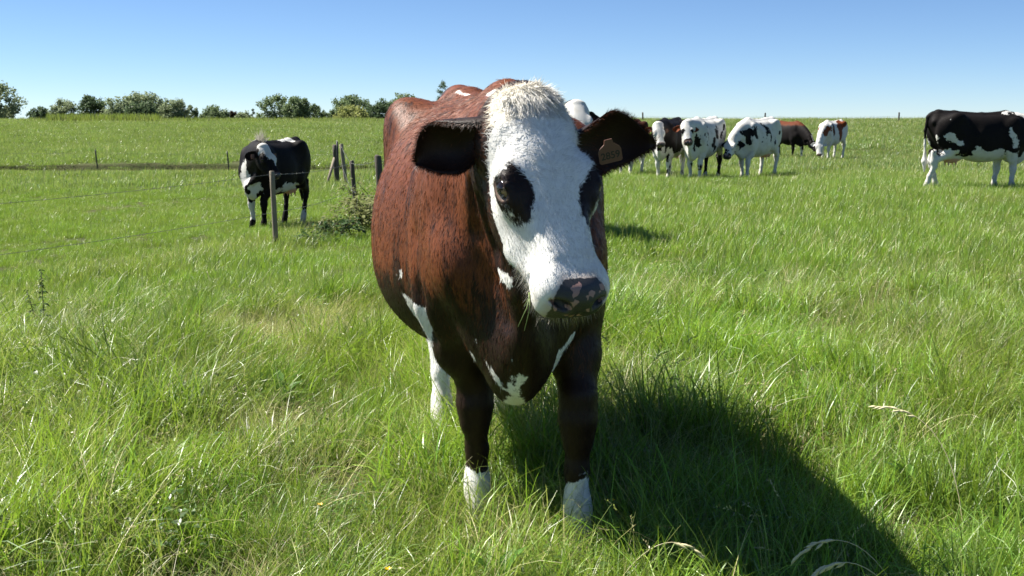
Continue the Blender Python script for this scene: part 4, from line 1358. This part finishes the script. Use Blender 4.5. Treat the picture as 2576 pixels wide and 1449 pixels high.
    # --- white cow with black patches, head lowered behind the spotted one
    def coat(P, H, oh, ie):
        lst = []
        for sy in (-1, 1):
            lst += [(-1, [(.42, sy * .15, 1.10), (.25, sy * .24, 1.12), (.28, sy * .2, .9)], (.09, .10, .09)), (-1, [(.05, sy * .30, 1.38), (-.1, sy * .34, 1.12)], (.07, .05)), (-1, [(.12, sy * .28, 1.25), (.02, sy * .3, 1.0)], (.05, .06)),
                    (-1, [(-.35, sy * .25, 1.40), (-.55, sy * .38, 1.15), (-.62, sy * .4, .9)], (.07, .10, .05)), (-1, [(-.25, sy * .38, 1.02), (-.24, sy * .38, .92)], (.07, .06)), (-1, [(-.1, sy * .36, .96), (-.1, sy * .36, .90)], (.05, .05)),
                    (-1, [(-.2, sy * .38, .82), (.0, sy * .34, .78)], (.05, .04)), (-1, [(-1.05, sy * .28, 1.1)], (.06,)), (-1, [(-.42, sy * .38, 1.22), (-.40, sy * .39, 1.0)], (.05, .06)), (-1, [(-.9, sy * .33, .95), (-.88, sy * .3, .85)], (.04, .04)), (-1, [(.0, sy * .3, 1.22), (-.12, sy * .34, 1.02)], (.05, .07)), (-1, [(.18, sy * .24, 1.33), (.1, sy * .28, 1.2)], (.05, .05)), (-1, [(-.75, sy * .36, 1.22), (-.8, sy * .36, 1.1)], (.05, .04)), (-1, [(.55, sy * .1, .9), (.45, sy * .1, .8)], (.06, .07))]
        f = blobs(P, .2, lst, .05, 9, 39)
        f = np.where(oh, .2 - .3 * (fbm(P, 16, 4) > .25), f); f = np.where(ie, -.2, f)
        return f, np.zeros(len(P))
    yaw = R(-128); p = px(1874, 459, 27.0)
    herd_cow('white cow with black neck and flank patches, head lowered behind the spotted cow', (p.x, 27.0), yaw, dict(poll=(.76, .02, 1.02), hdir=(.36, .05, -.42), feet=[(.16, .13), (-.12, -.14), (-1.24, .14), (-1.06, -.14)]), coat, .017, seed=4)
    # --- white faced black cow
    def coat(P, H, oh, ie):
        n = fbm(P, 6, 44)
        f = np.maximum(-.2, .70 + .15 * n - zc(P))
        f = np.maximum(f, blobs(P, -.2, [(1, [(.3, 0, .75), (.2, 0, .6)], (.12, .14))], .05, 8, 3))
        f = np.minimum(f, -blobs(P, -.2, [(1, [(.1, .14, .6), (.1, .14, .2)], (.06, .06)), (1, [(-1.15, .15, .5), (-1.15, .15, .2)], (.07, .07))], .05, 8, 5))
        f = np.where(oh, face_white(H) + .02, f); f = np.where(ie, -.2, f)
        return f, ie * .8
    yaw = R(-112); p = px(1668, 456, 26.6)
    hd = dirs(yaw, .06, -.30, -.46); pw = px(1655, 312, 26.0); pl = dirs(yaw, pw.x - p.x, -.62, 0)
    herd_cow('black cow with a plain white face, beside the spotted white cow', (p.x, 26.6), yaw, dict(poll=(pl[0], pl[1], 1.34), hdir=hd), coat, .018, tagged=True, seed=5)
    # --- greyish cow half hidden
    def coat(P, H, oh, ie):
        n = fbm(P, 5, 54)
        f = np.minimum(.78 + .25 * n - zc(P), .2)
        f = np.where(oh, face_white(H), f); f = np.where(ie, -.2, f)
        return f, np.full(len(P), .25)
    yaw = R(-108); p = px(1574, 447, 28.5)
    herd_cow('dark-backed cow with white legs, half hidden behind the brown cow in front', (p.x, 28.5), yaw, dict(poll=(.66, .0, 1.2), hdir=(.4, .0, -.4)), coat, .019, seed=6)
    # --- black cow with brown back, grazing
    def coat(P, H, oh, ie):
        lst = [(1, [(.12, .25, 1.25), (.12, .25, 1.1)], (.05, .05)), (1, [(.05, .16, .5), (.1, .15, .1)], (.09, .1)), (1, [(-.6, 0, .5)], (.2,))]
        f = blobs(P, -.2, lst, .04, 9, 59)
        v, u, w = H[:, 0], H[:, 1], H[:, 2]
        f = np.where(oh, .022 - np.abs(u) - .2 * (v > .2) , f); f = np.where(ie, -.2, f)
        return f, sstep(1.24, 1.32, zc(P) + .06 * fbm(P, 6, 2)) * .6
    yaw = R(-66); p = px(2004, 402, 44.0)
    herd_cow('black cow with a brown back, grazing behind the patched white cow', (p.x, 44.0), yaw, dict(poll=(.78, .03, .86), hdir=(.30, .05, -.46), udder=False), coat, .022, seed=7)
    # --- brown and white cow grazing
    def coat(P, H, oh, ie):
        lst = []
        for sy in (-1, 1):
            lst += [(-1, [(-.9, sy * .2, 1.42), (-.55, sy * .38, 1.2), (-.5, sy * .4, .82)], (.20, .24, .12)), (-1, [(-.05, sy * .3, 1.32), (-.02, sy * .3, .95)], (.09, .08)), (-1, [(.5, sy * .13, .95), (.28, sy * .2, 1.15)], (.14, .12)), (-1, [(-1.25, sy * .2, 1.4), (-1.2, sy * .25, 1.3)], (.07, .05))]
        f = blobs(P, .2, lst, .05, 8, 69)
        f = np.where(oh, .2, f)
        f = np.where(ie, .1, f)
        return f, 1 - sstep(.10, .0, np.abs(P[:, 0] + .03))
    yaw = R(-128); p = px(2076, 403, 42.0)
    herd_cow('brown and white patched cow grazing with its white head down', (p.x, 42.0), yaw, dict(poll=(.86, .12, .74), hdir=(.20, .10, -.46), udder=False), coat, .021, seed=8)
    # --- cow right behind the brown one
    def coat(P, H, oh, ie):
        n = fbm(P, 4, 74)
        f = np.where(zc(P) > 1.0, .3 * n, .1 + .3 * n)
        f = np.where(oh, .2, f); f = np.where(ie, -.2, f)
        return f, np.zeros(len(P))
    yaw = R(-73); p = px(1405, 610, 12.2)
    hd = dirs(yaw, .05, -.34, -.42); pw = px(1452, 252, 11.6); pl = dirs(yaw, pw.x - p.x, -.62, 0)
    herd_cow('white-headed cow with black ears, peering over from directly behind the brown cow', (p.x, 12.2), yaw, dict(poll=(pl[0], pl[1], 1.47), hdir=hd, udder=False), coat, .016, seed=9)
build_herd()
# ------------------------------------------------------------------ fences
def wood_material(name, a, b_):
    m, nt, b = new_mat(name)
    co = objco(nt)
    g = noise(nt, mapping(nt, co, (1, 1, .07)), 60, 4, .7)
    c = mixc(nt, g, a, b_)
    nt.links.new(c, b.inputs['Base Color']); b.inputs['Roughness'].default_value = .85; b.inputs['Specular IOR Level'].default_value = .15
    nt.links.new(bump(nt, g, .6, .01), b.inputs['Normal'])
    return m
MAT_POST = wood_material('weathered_wood', (.13, .11, .085), (.30, .26, .20))
MAT_POST_DARK = wood_material('dark_wood', (.045, .042, .038), (.12, .105, .085))
MAT_STAKE, _nt, _b = new_mat('stake'); _b.inputs['Base Color'].default_value = (.03, .032, .028, 1); _b.inputs['Roughness'].default_value = .6
MAT_WIRE, _nt, _b = new_mat('wire'); _b.inputs['Base Color'].default_value = (.16, .16, .15, 1); _b.inputs['Metallic'].default_value = .6; _b.inputs['Roughness'].default_value = .5

def post(parent, top, r, lean=(0, 0), mat=None, name='post', seed=0, seg=10):
    rs = random.Random(seed)
    top = Vector(top)
    gz = hgt(top.x, top.y) - .25
    base = Vector((top.x + lean[0], top.y + lean[1], gz))
    n = 7
    pts = [base.lerp(top, i / (n - 1)) + Vector((rs.uniform(-1, 1), rs.uniform(-1, 1), 0)) * r * .08 for i in range(n)]
    pts.append(top + (top - base).normalized() * r * .15)
    mb = MB(); mb.tube(pts, [r * (1.0 + rs.uniform(-.06, .06)) for _ in range(n)] + [r * .75], seg)
    return mb.build(name, mat or MAT_POST, parent)

def wire(parent, a, b, sag=.03, r=.0035, barbs=True, seed=0):
    rs = random.Random(seed)
    a = Vector(a); b = Vector(b); L = (b - a).length; n = max(6, int(L / .5))
    pts = [a.lerp(b, i / n) - Vector((0, 0, sag * 4 * (i / n) * (1 - i / n))) for i in range(n + 1)]
    mb = MB(); mb.tube(pts, [r] * (n + 1), 4, False)
    if barbs:
        k = int(L / .14)
        for i in range(k):
            p = a.lerp(b, (i + .5) / k) - Vector((0, 0, sag * 4 * (i + .5) / k * (1 - (i + .5) / k)))
            d = Vector((rs.uniform(-1, 1), rs.uniform(-1, 1), rs.uniform(-1, 1))).normalized() * .014
            mb.tube([p - d, p + d], [.0025, .0015], 3, False)
    return mb.build('wire', MAT_WIRE, parent)

def build_fences():
    p1 = px(684, 431, 15.4)
    root = empty('wooden_fence', (p1.x, p1.y, hgt(p1.x, p1.y)))
    tag(root, 'old barbed wire fence on leaning wooden posts beside the black cow', 'fence')
    def loc(o):
        o.location = o.location - root.location
        return o
    tops = {}
    tops['n'] = Vector((-6.35, 9.0, hgt(-6.35, 9.0) + .95))
    tops['a'] = p1; tops['b'] = px(884, 405, 21.5); tops['c'] = px(951, 393, 16.6); tops['d'] = px(981, 393, 19.5)
    tops['e'] = px(858, 363, 33); tops['f'] = px(841, 365, 34); tops['g'] = px(848, 356, 34.3)
    loc(post(root, tops['n'], .05, seed=1)); loc(post(root, tops['a'], .035, (.03, .0), seed=2))
    loc(post(root, tops['b'], .04, (.10, 0), MAT_POST_DARK, seed=3)); loc(post(root, tops['c'], .052, (.07, 0), MAT_POST_DARK, seed=4))
    loc(post(root, tops['d'], .04, (.10, 0), MAT_POST_DARK, seed=5)); loc(post(root, tops['e'], .052, (.16, 0), MAT_POST, seed=6))
    loc(post(root, tops['f'], .055, (.05, 0), MAT_POST_DARK, seed=7)); loc(post(root, tops['g'], .03, (.02, 0), MAT_STAKE, seed=8))
    mb = MB(); a = tops['f'] - Vector((0, 0, .35)); g = px(818, 404, 33.2)
    mb.tube([a, Vector((g.x, g.y, hgt(g.x, g.y) - .1))], [.04, .045], 8); loc(mb.build('brace', MAT_POST, root))
    dn = lambda k, h: tops[k] - Vector((0, 0, h))
    k = 0
    for h0, h1 in ((.04, .04), (.55, .60)):
        for s, e in (('n', 'a'), ('a', 'b'), ('b', 'e'), ('b', 'c'), ('c', 'd')):
            loc(wire(root, dn(s, h0 if s != 'n' else h0 + .05), dn(e, h0), .05, .0030, True, k)); k += 1
    # thin stakes far left
    t0 = px(240, 378, 50.5)
    root2 = empty('electric_fence', (t0.x, t0.y, hgt(t0.x, t0.y)))
    tag(root2, 'thin dark stakes with a single wire along the ditch of the far field', 'fence')
    tt = [px(-70, 377, 50.2), t0, px(571, 380, 50.8), Vector((-7.4, 49.0, hgt(-7.4, 49) + .9))]
    for i, t in enumerate(tt):
        o = post(root2, t, .032, (.08, 0), MAT_STAKE, 'stake', 20 + i, 6); o.location = o.location - root2.location
    for i in range(3):
        o = wire(root2, tt[i] - Vector((0, 0, .1)), tt[i + 1] - Vector((0, 0, .1)), .05, .004, False, 30 + i); o.location = o.location - root2.location
    # posts on the skyline
    s0 = px(1925, 284, 84)
    root3 = empty('hilltop_fence', (s0.x, s0.y, hgt(s0.x, s0.y)))
    tag(root3, 'sparse dark fence posts standing on the skyline behind the herd', 'fence')
    ts = [px(1617, 283, 84), s0, px(2262, 283, 84)]
    for i, t in enumerate(ts):
        o = post(root3, t, .055, (.0, 0), MAT_POST_DARK, 'post', 40 + i, 6); o.location = o.location - root3.location
    for i in range(2):
        o = wire(root3, ts[i] - Vector((0, 0, .25)), ts[i + 1] - Vector((0, 0, .25)), .1, .004, False, 50 + i); o.location = o.location - root3.location
build_fences()

# ------------------------------------------------------------------ leaves
def leaf_material(name, c1, c2, trans=.42, rough=.5):
    m, nt, b = new_mat(name)
    pos = objco(nt)
    n = noise(nt, pos, .6, 3, .6); n2 = noise(nt, pos, 7, 2, .6)
    c = mixc(nt, n, c1, c2); c = mixc(nt, maprange(nt, n2, .3, .7, 0, .5), c, mixc(nt, .6, c, (c2[0] * 1.3, c2[1] * 1.25, c2[2])))
    nt.links.new(c, b.inputs['Base Color']); b.inputs['Roughness'].default_value = rough; b.inputs['Specular IOR Level'].default_value = .12
    tr = N(nt, 'ShaderNodeBsdfTranslucent'); nt.links.new(c, tr.inputs['Color'])
    mx = N(nt, 'ShaderNodeMixShader'); mx.inputs[0].default_value = trans
    nt.links.new(b.outputs[0], mx.inputs[1]); nt.links.new(tr.outputs[0], mx.inputs[2])
    nt.links.new(mx.outputs[0], nt.nodes['Material Output'].inputs['Surface'])
    return m
MAT_LEAF = {'willow': leaf_material('willow_leaves', (.17, .22, .125), (.27, .32, .185)), 'dark': leaf_material('dark_leaves', (.07, .115, .058), (.125, .175, .088)),  # greens lightened and greyed: distance haze is put into the leaf colours
            'mid': leaf_material('mid_leaves', (.11, .16, .078), (.19, .25, .12)), 'yellow': leaf_material('yellow_leaves', (.22, .25, .08), (.33, .36, .13)),
            'red': leaf_material('reddish_leaves', (.06, .04, .028), (.09, .06, .04))}
MAT_BARK, _nt, _b = new_mat('bark'); _b.inputs['Base Color'].default_value = (.07, .06, .048, 1); _b.inputs['Roughness'].default_value = .9

def tree(label, x0, x1, top, d, kind, shape='round', seed=0, low=0.0):
    """a tree that spans x0..x1 and reaches up to row top of the photo at distance d"""
    rs = np.random.RandomState(seed)
    pt = px((x0 + x1) / 2, top, d)
    gz = hgt(pt.x, d)
    Ht = (pt.z - gz) * 1.03; Wd = (x1 - x0) / FPX * d * 1.15
    root = empty('tree', (pt.x, d, gz)); tag(root, label, 'tree', 'trees on the horizon')
    mb = MB()
    th = Ht * (.30 if shape != 'poplar' else .12)
    mb.tube([(0, 0, -.5), (rs.normal(0, .1), rs.normal(0, .1), th), (rs.normal(0, .25), rs.normal(0, .2), Ht * .62), (rs.normal(0, .3), 0, Ht * .86)], [Wd * .035 + .1, Wd * .028 + .08, .10, .03], 7)
    cl = []
    n = {'round': 95, 'loose': 80, 'poplar': 60, 'bush': 90, 'cone': 60}[shape]
    rx = Wd * .5
    while len(cl) < n:
        q = rs.uniform(-1, 1, 3)
        if shape == 'poplar':
            if abs(q[0]) > .85 * (1 - abs(q[2]) ** 4) or abs(q[1]) > .85: continue
            c = np.array((q[0] * rx * .8, q[1] * rx * .8, Ht * (.55 + .42 * q[2])))
        elif shape == 'cone':
            k = (1 - q[2]) / 2
            if math.hypot(q[0], q[1]) > k + .1: continue
            c = np.array((q[0] * rx, q[1] * rx, Ht * (.5 + .45 * q[2])))
        else:
            lo = .08 if shape == 'bush' else .22
            r = np.linalg.norm(q)
            if r > 1 or r < .35: continue
            c = np.array((q[0] * rx * .88, q[1] * rx * .88, Ht * (lo + (.94 - lo) * (.5 + .5 * q[2]))))
            c[0] += rx * .1 * math.sin(7 * q[2] + seed)
        cl.append(c)
    for c in cl[:9]:
        mb.tube([(0, 0, th * rs.uniform(.7, 1.6)), tuple(c * .6 + np.array((0, 0, th * .3))), tuple(c)], [.09, .05, .02], 5, False)
    mb.build('trunk', MAT_BARK, root)
    per = 60 if shape != 'loose' else 48
    C = np.repeat(np.array(cl), per, 0)
    cr = rx * (.24 if shape in ('round', 'bush') else .2) if shape != 'poplar' else rx * .38
    g = rs.normal(0, 1, C.shape); g /= np.linalg.norm(g, axis=1, keepdims=True)
    pos = C + g * (cr * rs.uniform(.3, 1.15, (len(C), 1)))
    pos[:, 2] = np.clip(pos[:, 2], .1 + low, Ht * 1.01)
    s = rs.uniform(.15, .32, (len(C), 1)) * (Wd / 7) ** .5
    nrm = g + rs.normal(0, .6, C.shape); nrm /= np.linalg.norm(nrm, axis=1, keepdims=True)
    t1 = np.cross(nrm, rs.normal(0, 1, C.shape)); t1 /= np.linalg.norm(t1, axis=1, keepdims=True); t2 = np.cross(nrm, t1)
    V = np.stack([pos - t1 * s, pos + t2 * s * .6, pos + t1 * s, pos - t2 * s * .6], 1).reshape(-1, 3)
    Q = np.arange(len(V)).reshape(-1, 4)
    me = mesh_from('crown', V, Q, False, [MAT_LEAF[kind]])
    obj('crown', me, root)
    return root

TREES = [('tall loose willow at the end of the tree line', -62, 54, 208, 260, 'willow', 'loose'), ('small dark tree with a forked top beside the tall willow', 70, 126, 268, 300, 'dark', 'loose'),
         ('round grey-green tree behind the tawny grass bank', 130, 192, 248, 290, 'willow', 'round'), ('dark leafy tree with a ragged crown between two willows', 195, 263, 241, 285, 'dark', 'round'),
         ('broad grey willow at the flank of the big thicket', 256, 345, 247, 270, 'willow', 'bush'), ('tallest rounded willow of the big thicket', 305, 412, 235, 280, 'willow', 'round'),
         ('dark green bush at the front of the big thicket', 318, 400, 258, 255, 'dark', 'bush'), ('round grey tree closing the big thicket', 402, 466, 246, 275, 'willow', 'round'),
         ('thin see-through tree next to the gap in the tree line', 462, 498, 264, 290, 'willow', 'loose'), ('low round tree standing alone in the gap', 508, 572, 267, 295, 'mid', 'round'),
         ('small reddish shrub in the low stretch of the tree line', 572, 604, 279, 300, 'red', 'bush'), ('low grey shrub beside the small conifer', 590, 640, 280, 280, 'willow', 'bush'),
         ('small dark conifer in the low stretch of the tree line', 622, 652, 268, 300, 'dark', 'cone'), ('high loose-crowned tree above the black cow', 648, 728, 237, 290, 'mid', 'loose'),
         ('dense round-topped tree with sunlit flank', 716, 778, 241, 270, 'mid', 'round'), ('spreading low tree right of the dense round one', 768, 822, 260, 285, 'mid', 'loose'),
         ('small bushy tree beside the yellowish bush', 818, 850, 274, 285, 'mid', 'bush'), ('wide ragged tree behind the yellowish bush', 838, 936, 238, 300, 'mid', 'loose'),
         ('yellowish sunlit bush in front of a ragged tree', 843, 926, 265, 255, 'yellow', 'bush'), ('dark dense tree close to the brown cow', 922, 992, 250, 280, 'dark', 'round'),
         ('tall airy tree close to the brown cow', 970, 1064, 234, 295, 'mid', 'loose'), ('slender columnar poplar rising behind the brown cow', 1098, 1127, 204, 330, 'dark', 'poplar')]
for _i, (_l, _a, _b2, _t, _d, _k, _s) in enumerate(TREES):
    tree(_l, _a, _b2, _t, _d, _k, _s, 900 + _i)
# tall tawny grass bank at the foot of the trees
def build_bank():
    rs = np.random.RandomState(77)
    n = 9000
    xp = np.concatenate([rs.uniform(60, 1080, n // 2), rs.uniform(130, 410, n // 2)]); d = rs.uniform(118, 150, n)
    X = (xp - 1288) / FPX * d
    Z = HGT(X, d)
    h = rs.uniform(.25, .8, n) * np.where((xp > 130) & (xp < 420), 1.25, .75)
    w = rs.uniform(.03, .09, n)
    az = rs.uniform(0, 3.14, n); lean = rs.normal(0, .15, (n, 2)) * h[:, None]
    sx, sy = np.cos(az) * w, np.sin(az) * w
    V = np.stack([np.stack([X - sx, d - sy, Z - .05], 1), np.stack([X + sx, d + sy, Z - .05], 1), np.stack([X + lean[:, 0], d + lean[:, 1], Z + h], 1)], 1).reshape(-1, 3)
    me = mesh_from('reed_bank', V, np.arange(len(V)).reshape(-1, 3), False, [MAT_GRASS])
    cols = np.array([(.24, .20, .10), (.14, .15, .05), (.10, .13, .04), (.30, .25, .14)])[rs.randint(0, 4, n)]
    cattr(me, 'gcol', np.repeat(cols, 3, 0))
    tag(obj('reed_bank', me), 'tall tawny grass at the foot of the far trees', 'grass', None, 'stuff')
build_bank()
# ------------------------------------------------------------------ weeds, flowers, stalks
MAT_WEED = leaf_material('weed_leaves', (.025, .055, .018), (.055, .105, .030), .25)
MAT_BRAMBLE = leaf_material('bramble_leaves', (.11, .14, .05), (.24, .25, .11), .35)
MAT_STEM, _nt, _b = new_mat('weed_stem'); _b.inputs['Base Color'].default_value = (.055, .06, .028, 1); _b.inputs['Roughness'].default_value = .7
MAT_STRAW, _nt, _b = new_mat('straw'); _b.inputs['Base Color'].default_value = (.52, .46, .27, 1); _b.inputs['Roughness'].default_value = .5
MAT_SPIKE, _nt, _b = new_mat('spikelet'); _b.inputs['Base Color'].default_value = (.55, .50, .29, 1); _b.inputs['Roughness'].default_value = .55
MAT_PETAL, _nt, _b = new_mat('yellow_petal'); _b.inputs['Base Color'].default_value = (.85, .58, .02, 1); _b.inputs['Roughness'].default_value = .3
MAT_GSTEM, _nt, _b = new_mat('green_stem'); _b.inputs['Base Color'].default_value = (.16, .22, .06, 1); _b.inputs['Roughness'].default_value = .5

def nettle(label, x, y, h, seed, n=1):
    rs = random.Random(seed)
    root = empty('nettle', (x, y, hgt(x, y))); tag(root, label, 'weed', 'tall weeds among the grass')
    for k in range(n):
        a = Vector((rs.uniform(-.05, .05), rs.uniform(-.05, .05), -.03)); t = a + Vector((rs.uniform(-.06, .06), rs.uniform(-.06, .06), h * rs.uniform(.85, 1)))
        mb = MB(); mb.tube([a, a.lerp(t, .5) + Vector((.01, 0, 0)), t], [.005, .004, .002], 6); mb.build('stem', MAT_STEM, root)
        lf = MB(); m = int(h / .05)
        for i in range(m):
            p = a.lerp(t, .12 + .86 * i / m); L = .10 * (1 - .65 * i / m) * rs.uniform(.8, 1.2)
            for s in (0, math.pi):
                az = s + (i % 2) * math.pi / 2 + rs.uniform(-.3, .3)
                lf.leaf(p, (math.cos(az), math.sin(az), .15), (-math.sin(az), math.cos(az), .1), L, L * .5, .12, .45)
        for i in range(26):
            p = a.lerp(t, rs.uniform(.6, 1.03)); az = rs.uniform(0, 6.28)
            lf.leaf(p, (math.cos(az), math.sin(az), rs.uniform(-.4, .5)), (0, 0, 1), rs.uniform(.015, .035), .008, .1, .6)
        lf.build('leaves', MAT_WEED, root)
    return root

def bramble(label, x, y, w, h, seed, n=420, mat=None):
    rs = random.Random(seed)
    root = empty('bramble', (x, y, hgt(x, y))); tag(root, label, 'shrub', 'weedy shrubs along the fence')
    mb = MB(); lf = MB()
    for k in range(16):
        az = rs.uniform(0, 6.28); r = w * rs.uniform(.25, .6); hh = h * rs.uniform(.5, 1.15)
        b0 = Vector((rs.uniform(-.3, .3) * w, rs.uniform(-.3, .3) * w, -.05))
        pts = [b0, b0 + Vector((math.cos(az) * r * .4, math.sin(az) * r * .4, hh * .75)), b0 + Vector((math.cos(az) * r, math.sin(az) * r, hh)), b0 + Vector((math.cos(az) * r * 1.5, math.sin(az) * r * 1.5, hh * .8))]
        mb.tube(pts, [.009, .007, .005, .003], 5)
        for i in range(n // 16):
            t = rs.uniform(.1, 1) * 3; j = min(int(t), 2); p = pts[j].lerp(pts[j + 1], t - j) + Vector((rs.gauss(0, .07), rs.gauss(0, .07), rs.gauss(0, .06)))
            a2 = rs.uniform(0, 6.28); L = rs.uniform(.05, .11)
            lf.leaf(p, (math.cos(a2), math.sin(a2), rs.uniform(-.3, .6)), (-math.sin(a2), math.cos(a2), rs.uniform(-.4, .4)), L, L * .6, .12, .3)
    mb.build('stem', MAT_STEM, root); lf.build('leaves', mat or MAT_BRAMBLE, root)
    return root

def brome(label, base, mid, tip, seed, n=11):
    """a drooping stalk with an ear of separate spikelets"""
    rs = random.Random(seed)
    base, mid, tip = Vector(base), Vector(mid), Vector(tip)
    root = empty('seed_stalk', (base.x, base.y, hgt(base.x, base.y))); tag(root, label, 'grass stalk', 'nodding grass ears')
    o = root.location
    pts = []
    for i in range(15):
        t = i / 14
        pts.append((base * (1 - t) ** 2 + mid * 2 * t * (1 - t) + tip * t * t) - o)
    mb = MB(); mb.tube(pts, [.0017 - .0009 * i / 14 for i in range(15)], 5); mb.build('stem', MAT_STRAW, root)
    for k in range(n):
        f = 10.2 + 3.8 * k / (n - 1); j = min(int(f), 13); p = pts[j].lerp(pts[j + 1], f - j)
        d = (pts[min(j + 1, 14)] - pts[j]).normalized() + Vector((rs.uniform(-.35, .35), rs.uniform(-.35, .35), rs.uniform(-.55, .1)))
        d.normalize(); L = rs.uniform(.020, .027)
        sp = MB(); q = p + d * .004
        sp.tube([p, q, q + d * L * .35, q + d * L * .75, q + d * L, q + d * (L + .006)], [.0006, .0018, .0038, .0030, .0009, .0003], 6)
        sp.build('spikelet', MAT_SPIKE, root)
    return root

def buttercup(label, pxx, pxy, d, h=.25):
    p = px(pxx, pxy, d)
    gz = hgt(p.x, p.y); h = max(p.z - gz, .06)
    root = empty('buttercup', (p.x, p.y, gz)); tag(root, label, 'flower', 'yellow buttercups')
    mb = MB(); mb.tube([(.02, .01, 0), (.008, 0, h * .6), (0, 0, h)], [.0018, .0014, .001], 5); mb.build('stem', MAT_GSTEM, root)
    for k in range(5):
        a = k * 2 * math.pi / 5
        lf = MB(); lf.leaf((0, 0, h), (math.cos(a), math.sin(a), .55), (-math.sin(a), math.cos(a), 0), .012, .013, .2, -.25); lf.build('petal', MAT_PETAL, root)

def build_plants():
    p = px(118, 905, 7.3); nettle('tall dark nettle with a tapering flower spike', p.x, 7.3, .56, 1, 1)
    p = px(82, 905, 7.5); nettle('shorter dark nettle beside the tallest one', p.x, 7.5, .40, 2, 1)
    p = px(905, 530, 17.5); bramble('pale bramble bush around the leaning dark posts', p.x, 17.5, .95, .62, 3, 900)
    p = px(945, 505, 18.2); bramble('bramble bush touching the thick dark post', p.x, 18.2, .7, .75, 4, 600)
    p = px(865, 545, 16.6); bramble('low dark-leaved weed clump before the bramble', p.x, 16.6, .5, .36, 5, 320, MAT_WEED)
    p = px(800, 562, 15.9); bramble('low row of dark weeds behind the hind feet of the black cow', p.x, 15.9, .55, .18, 6, 220, MAT_WEED)
    p = px(762, 555, 16.2); nettle('upright dark weed next to the hind leg of the black cow', p.x, 16.2, .36, 7, 1)
    p = px(700, 585, 15.3); nettle('small weed at the foot of the wooden post', p.x, 15.3, .24, 8, 1)
    # nodding ears in the corner
    g = lambda x, y, d: px(x, y, d)
    b = g(2330, 1560, 2.75); b.z = 0; brome('nodding brome ear on an arching stalk, upper of two', b, g(2190, 1250, 2.72), g(2004, 1398, 2.70), 1)
    b = g(2360, 1640, 2.65); b.z = 0; brome('nodding brome ear on an arching stalk, lower of two', b, g(2200, 1310, 2.60), g(2040, 1452, 2.58), 2, 14)
    b = g(1500, 1480, 2.95); b.z = 0; brome('thin nodding grass ear at the edge of the cow shadow', b, g(1640, 1285, 2.9), g(1762, 1395, 2.88), 3, 8)
    b = g(2420, 1500, 3.4); b.z = 0; brome('long pale grass stalk arching over sunlit grass', b, g(2420, 1020, 3.5), g(2205, 1022, 3.6), 4, 9)
    for l, x, y, d in (('single yellow buttercup beside flattened pale grass', 386, 1022, 5.0), ('yellow buttercup, one of two growing close together', 237, 970, 5.6), ('yellow buttercup, one of two growing close together', 212, 968, 5.7),
                       ('low yellow buttercup among tangled straw-coloured stalks', 805, 1273, 3.55), ('large open yellow buttercup in the front edge of the grass', 976, 1436, 2.9), ('yellow buttercup in the shade next to the white front hoof', 1540, 1262, 3.5)):
        buttercup(l, x, y, d)
    # blades hanging from the mouth
    root = empty('grass_wisp', px(1333, 738, 2.80)); tag(root, 'wisp of chewed grass hanging from the mouth of the brown cow', 'grass')
    for i, (x1, y1) in enumerate(((1303, 822), (1319, 832), (1318, 770))):
        a = px(1335 - 2 * i, 736, 2.80) - root.location; e = px(x1, y1, 2.78) - root.location
        mb = MB(); mb.tube([a, a.lerp(e, .5) + Vector((.006, 0, .004)), e], [.0016, .0013, .0010], 5); mb.build('blade', MAT_GSTEM, root)
build_plants()

def dock(label, x, y, seed, n=9, L=.2):
    rs = random.Random(seed)
    root = empty('dock_plant', (x, y, hgt(x, y))); tag(root, label, 'weed', 'broad-leaved weeds')
    for k in range(n):
        az = rs.uniform(0, 6.28); el = rs.uniform(.45, 1.15); l = L * rs.uniform(.7, 1.2)
        lf = MB(); d = (math.cos(az) * math.cos(el), math.sin(az) * math.cos(el), math.sin(el))
        lf.leaf((math.cos(az) * .02, math.sin(az) * .02, rs.uniform(0, .10)), d, (-math.sin(az), math.cos(az), .1), l, l * .32, .14, .35)
        lf.build('leaf', MAT_DOCK, root)
MAT_DOCK = leaf_material('dock_leaves', (.05, .12, .022), (.10, .20, .035), .3, .4)
for _l, _x, _y, _d, _s in (('broad-leaved dock growing among tangled straw', 330, 1195, 4.0, 1), ('dark dock with a few upright leaves near the nettles', 60, 1130, 4.6, 2), ('bright green dock beside the bare thatch patch', 700, 1000, 5.3, 3),
                           ('single dock in front of the white front hooves', 1250, 1400, 3.05, 4), ('dock half buried in sunlit long grass', 2300, 1180, 3.9, 5)):
    _p = px(_x, _y, _d); dock(_l, _p.x, _d, 60 + _s, 8, .15)
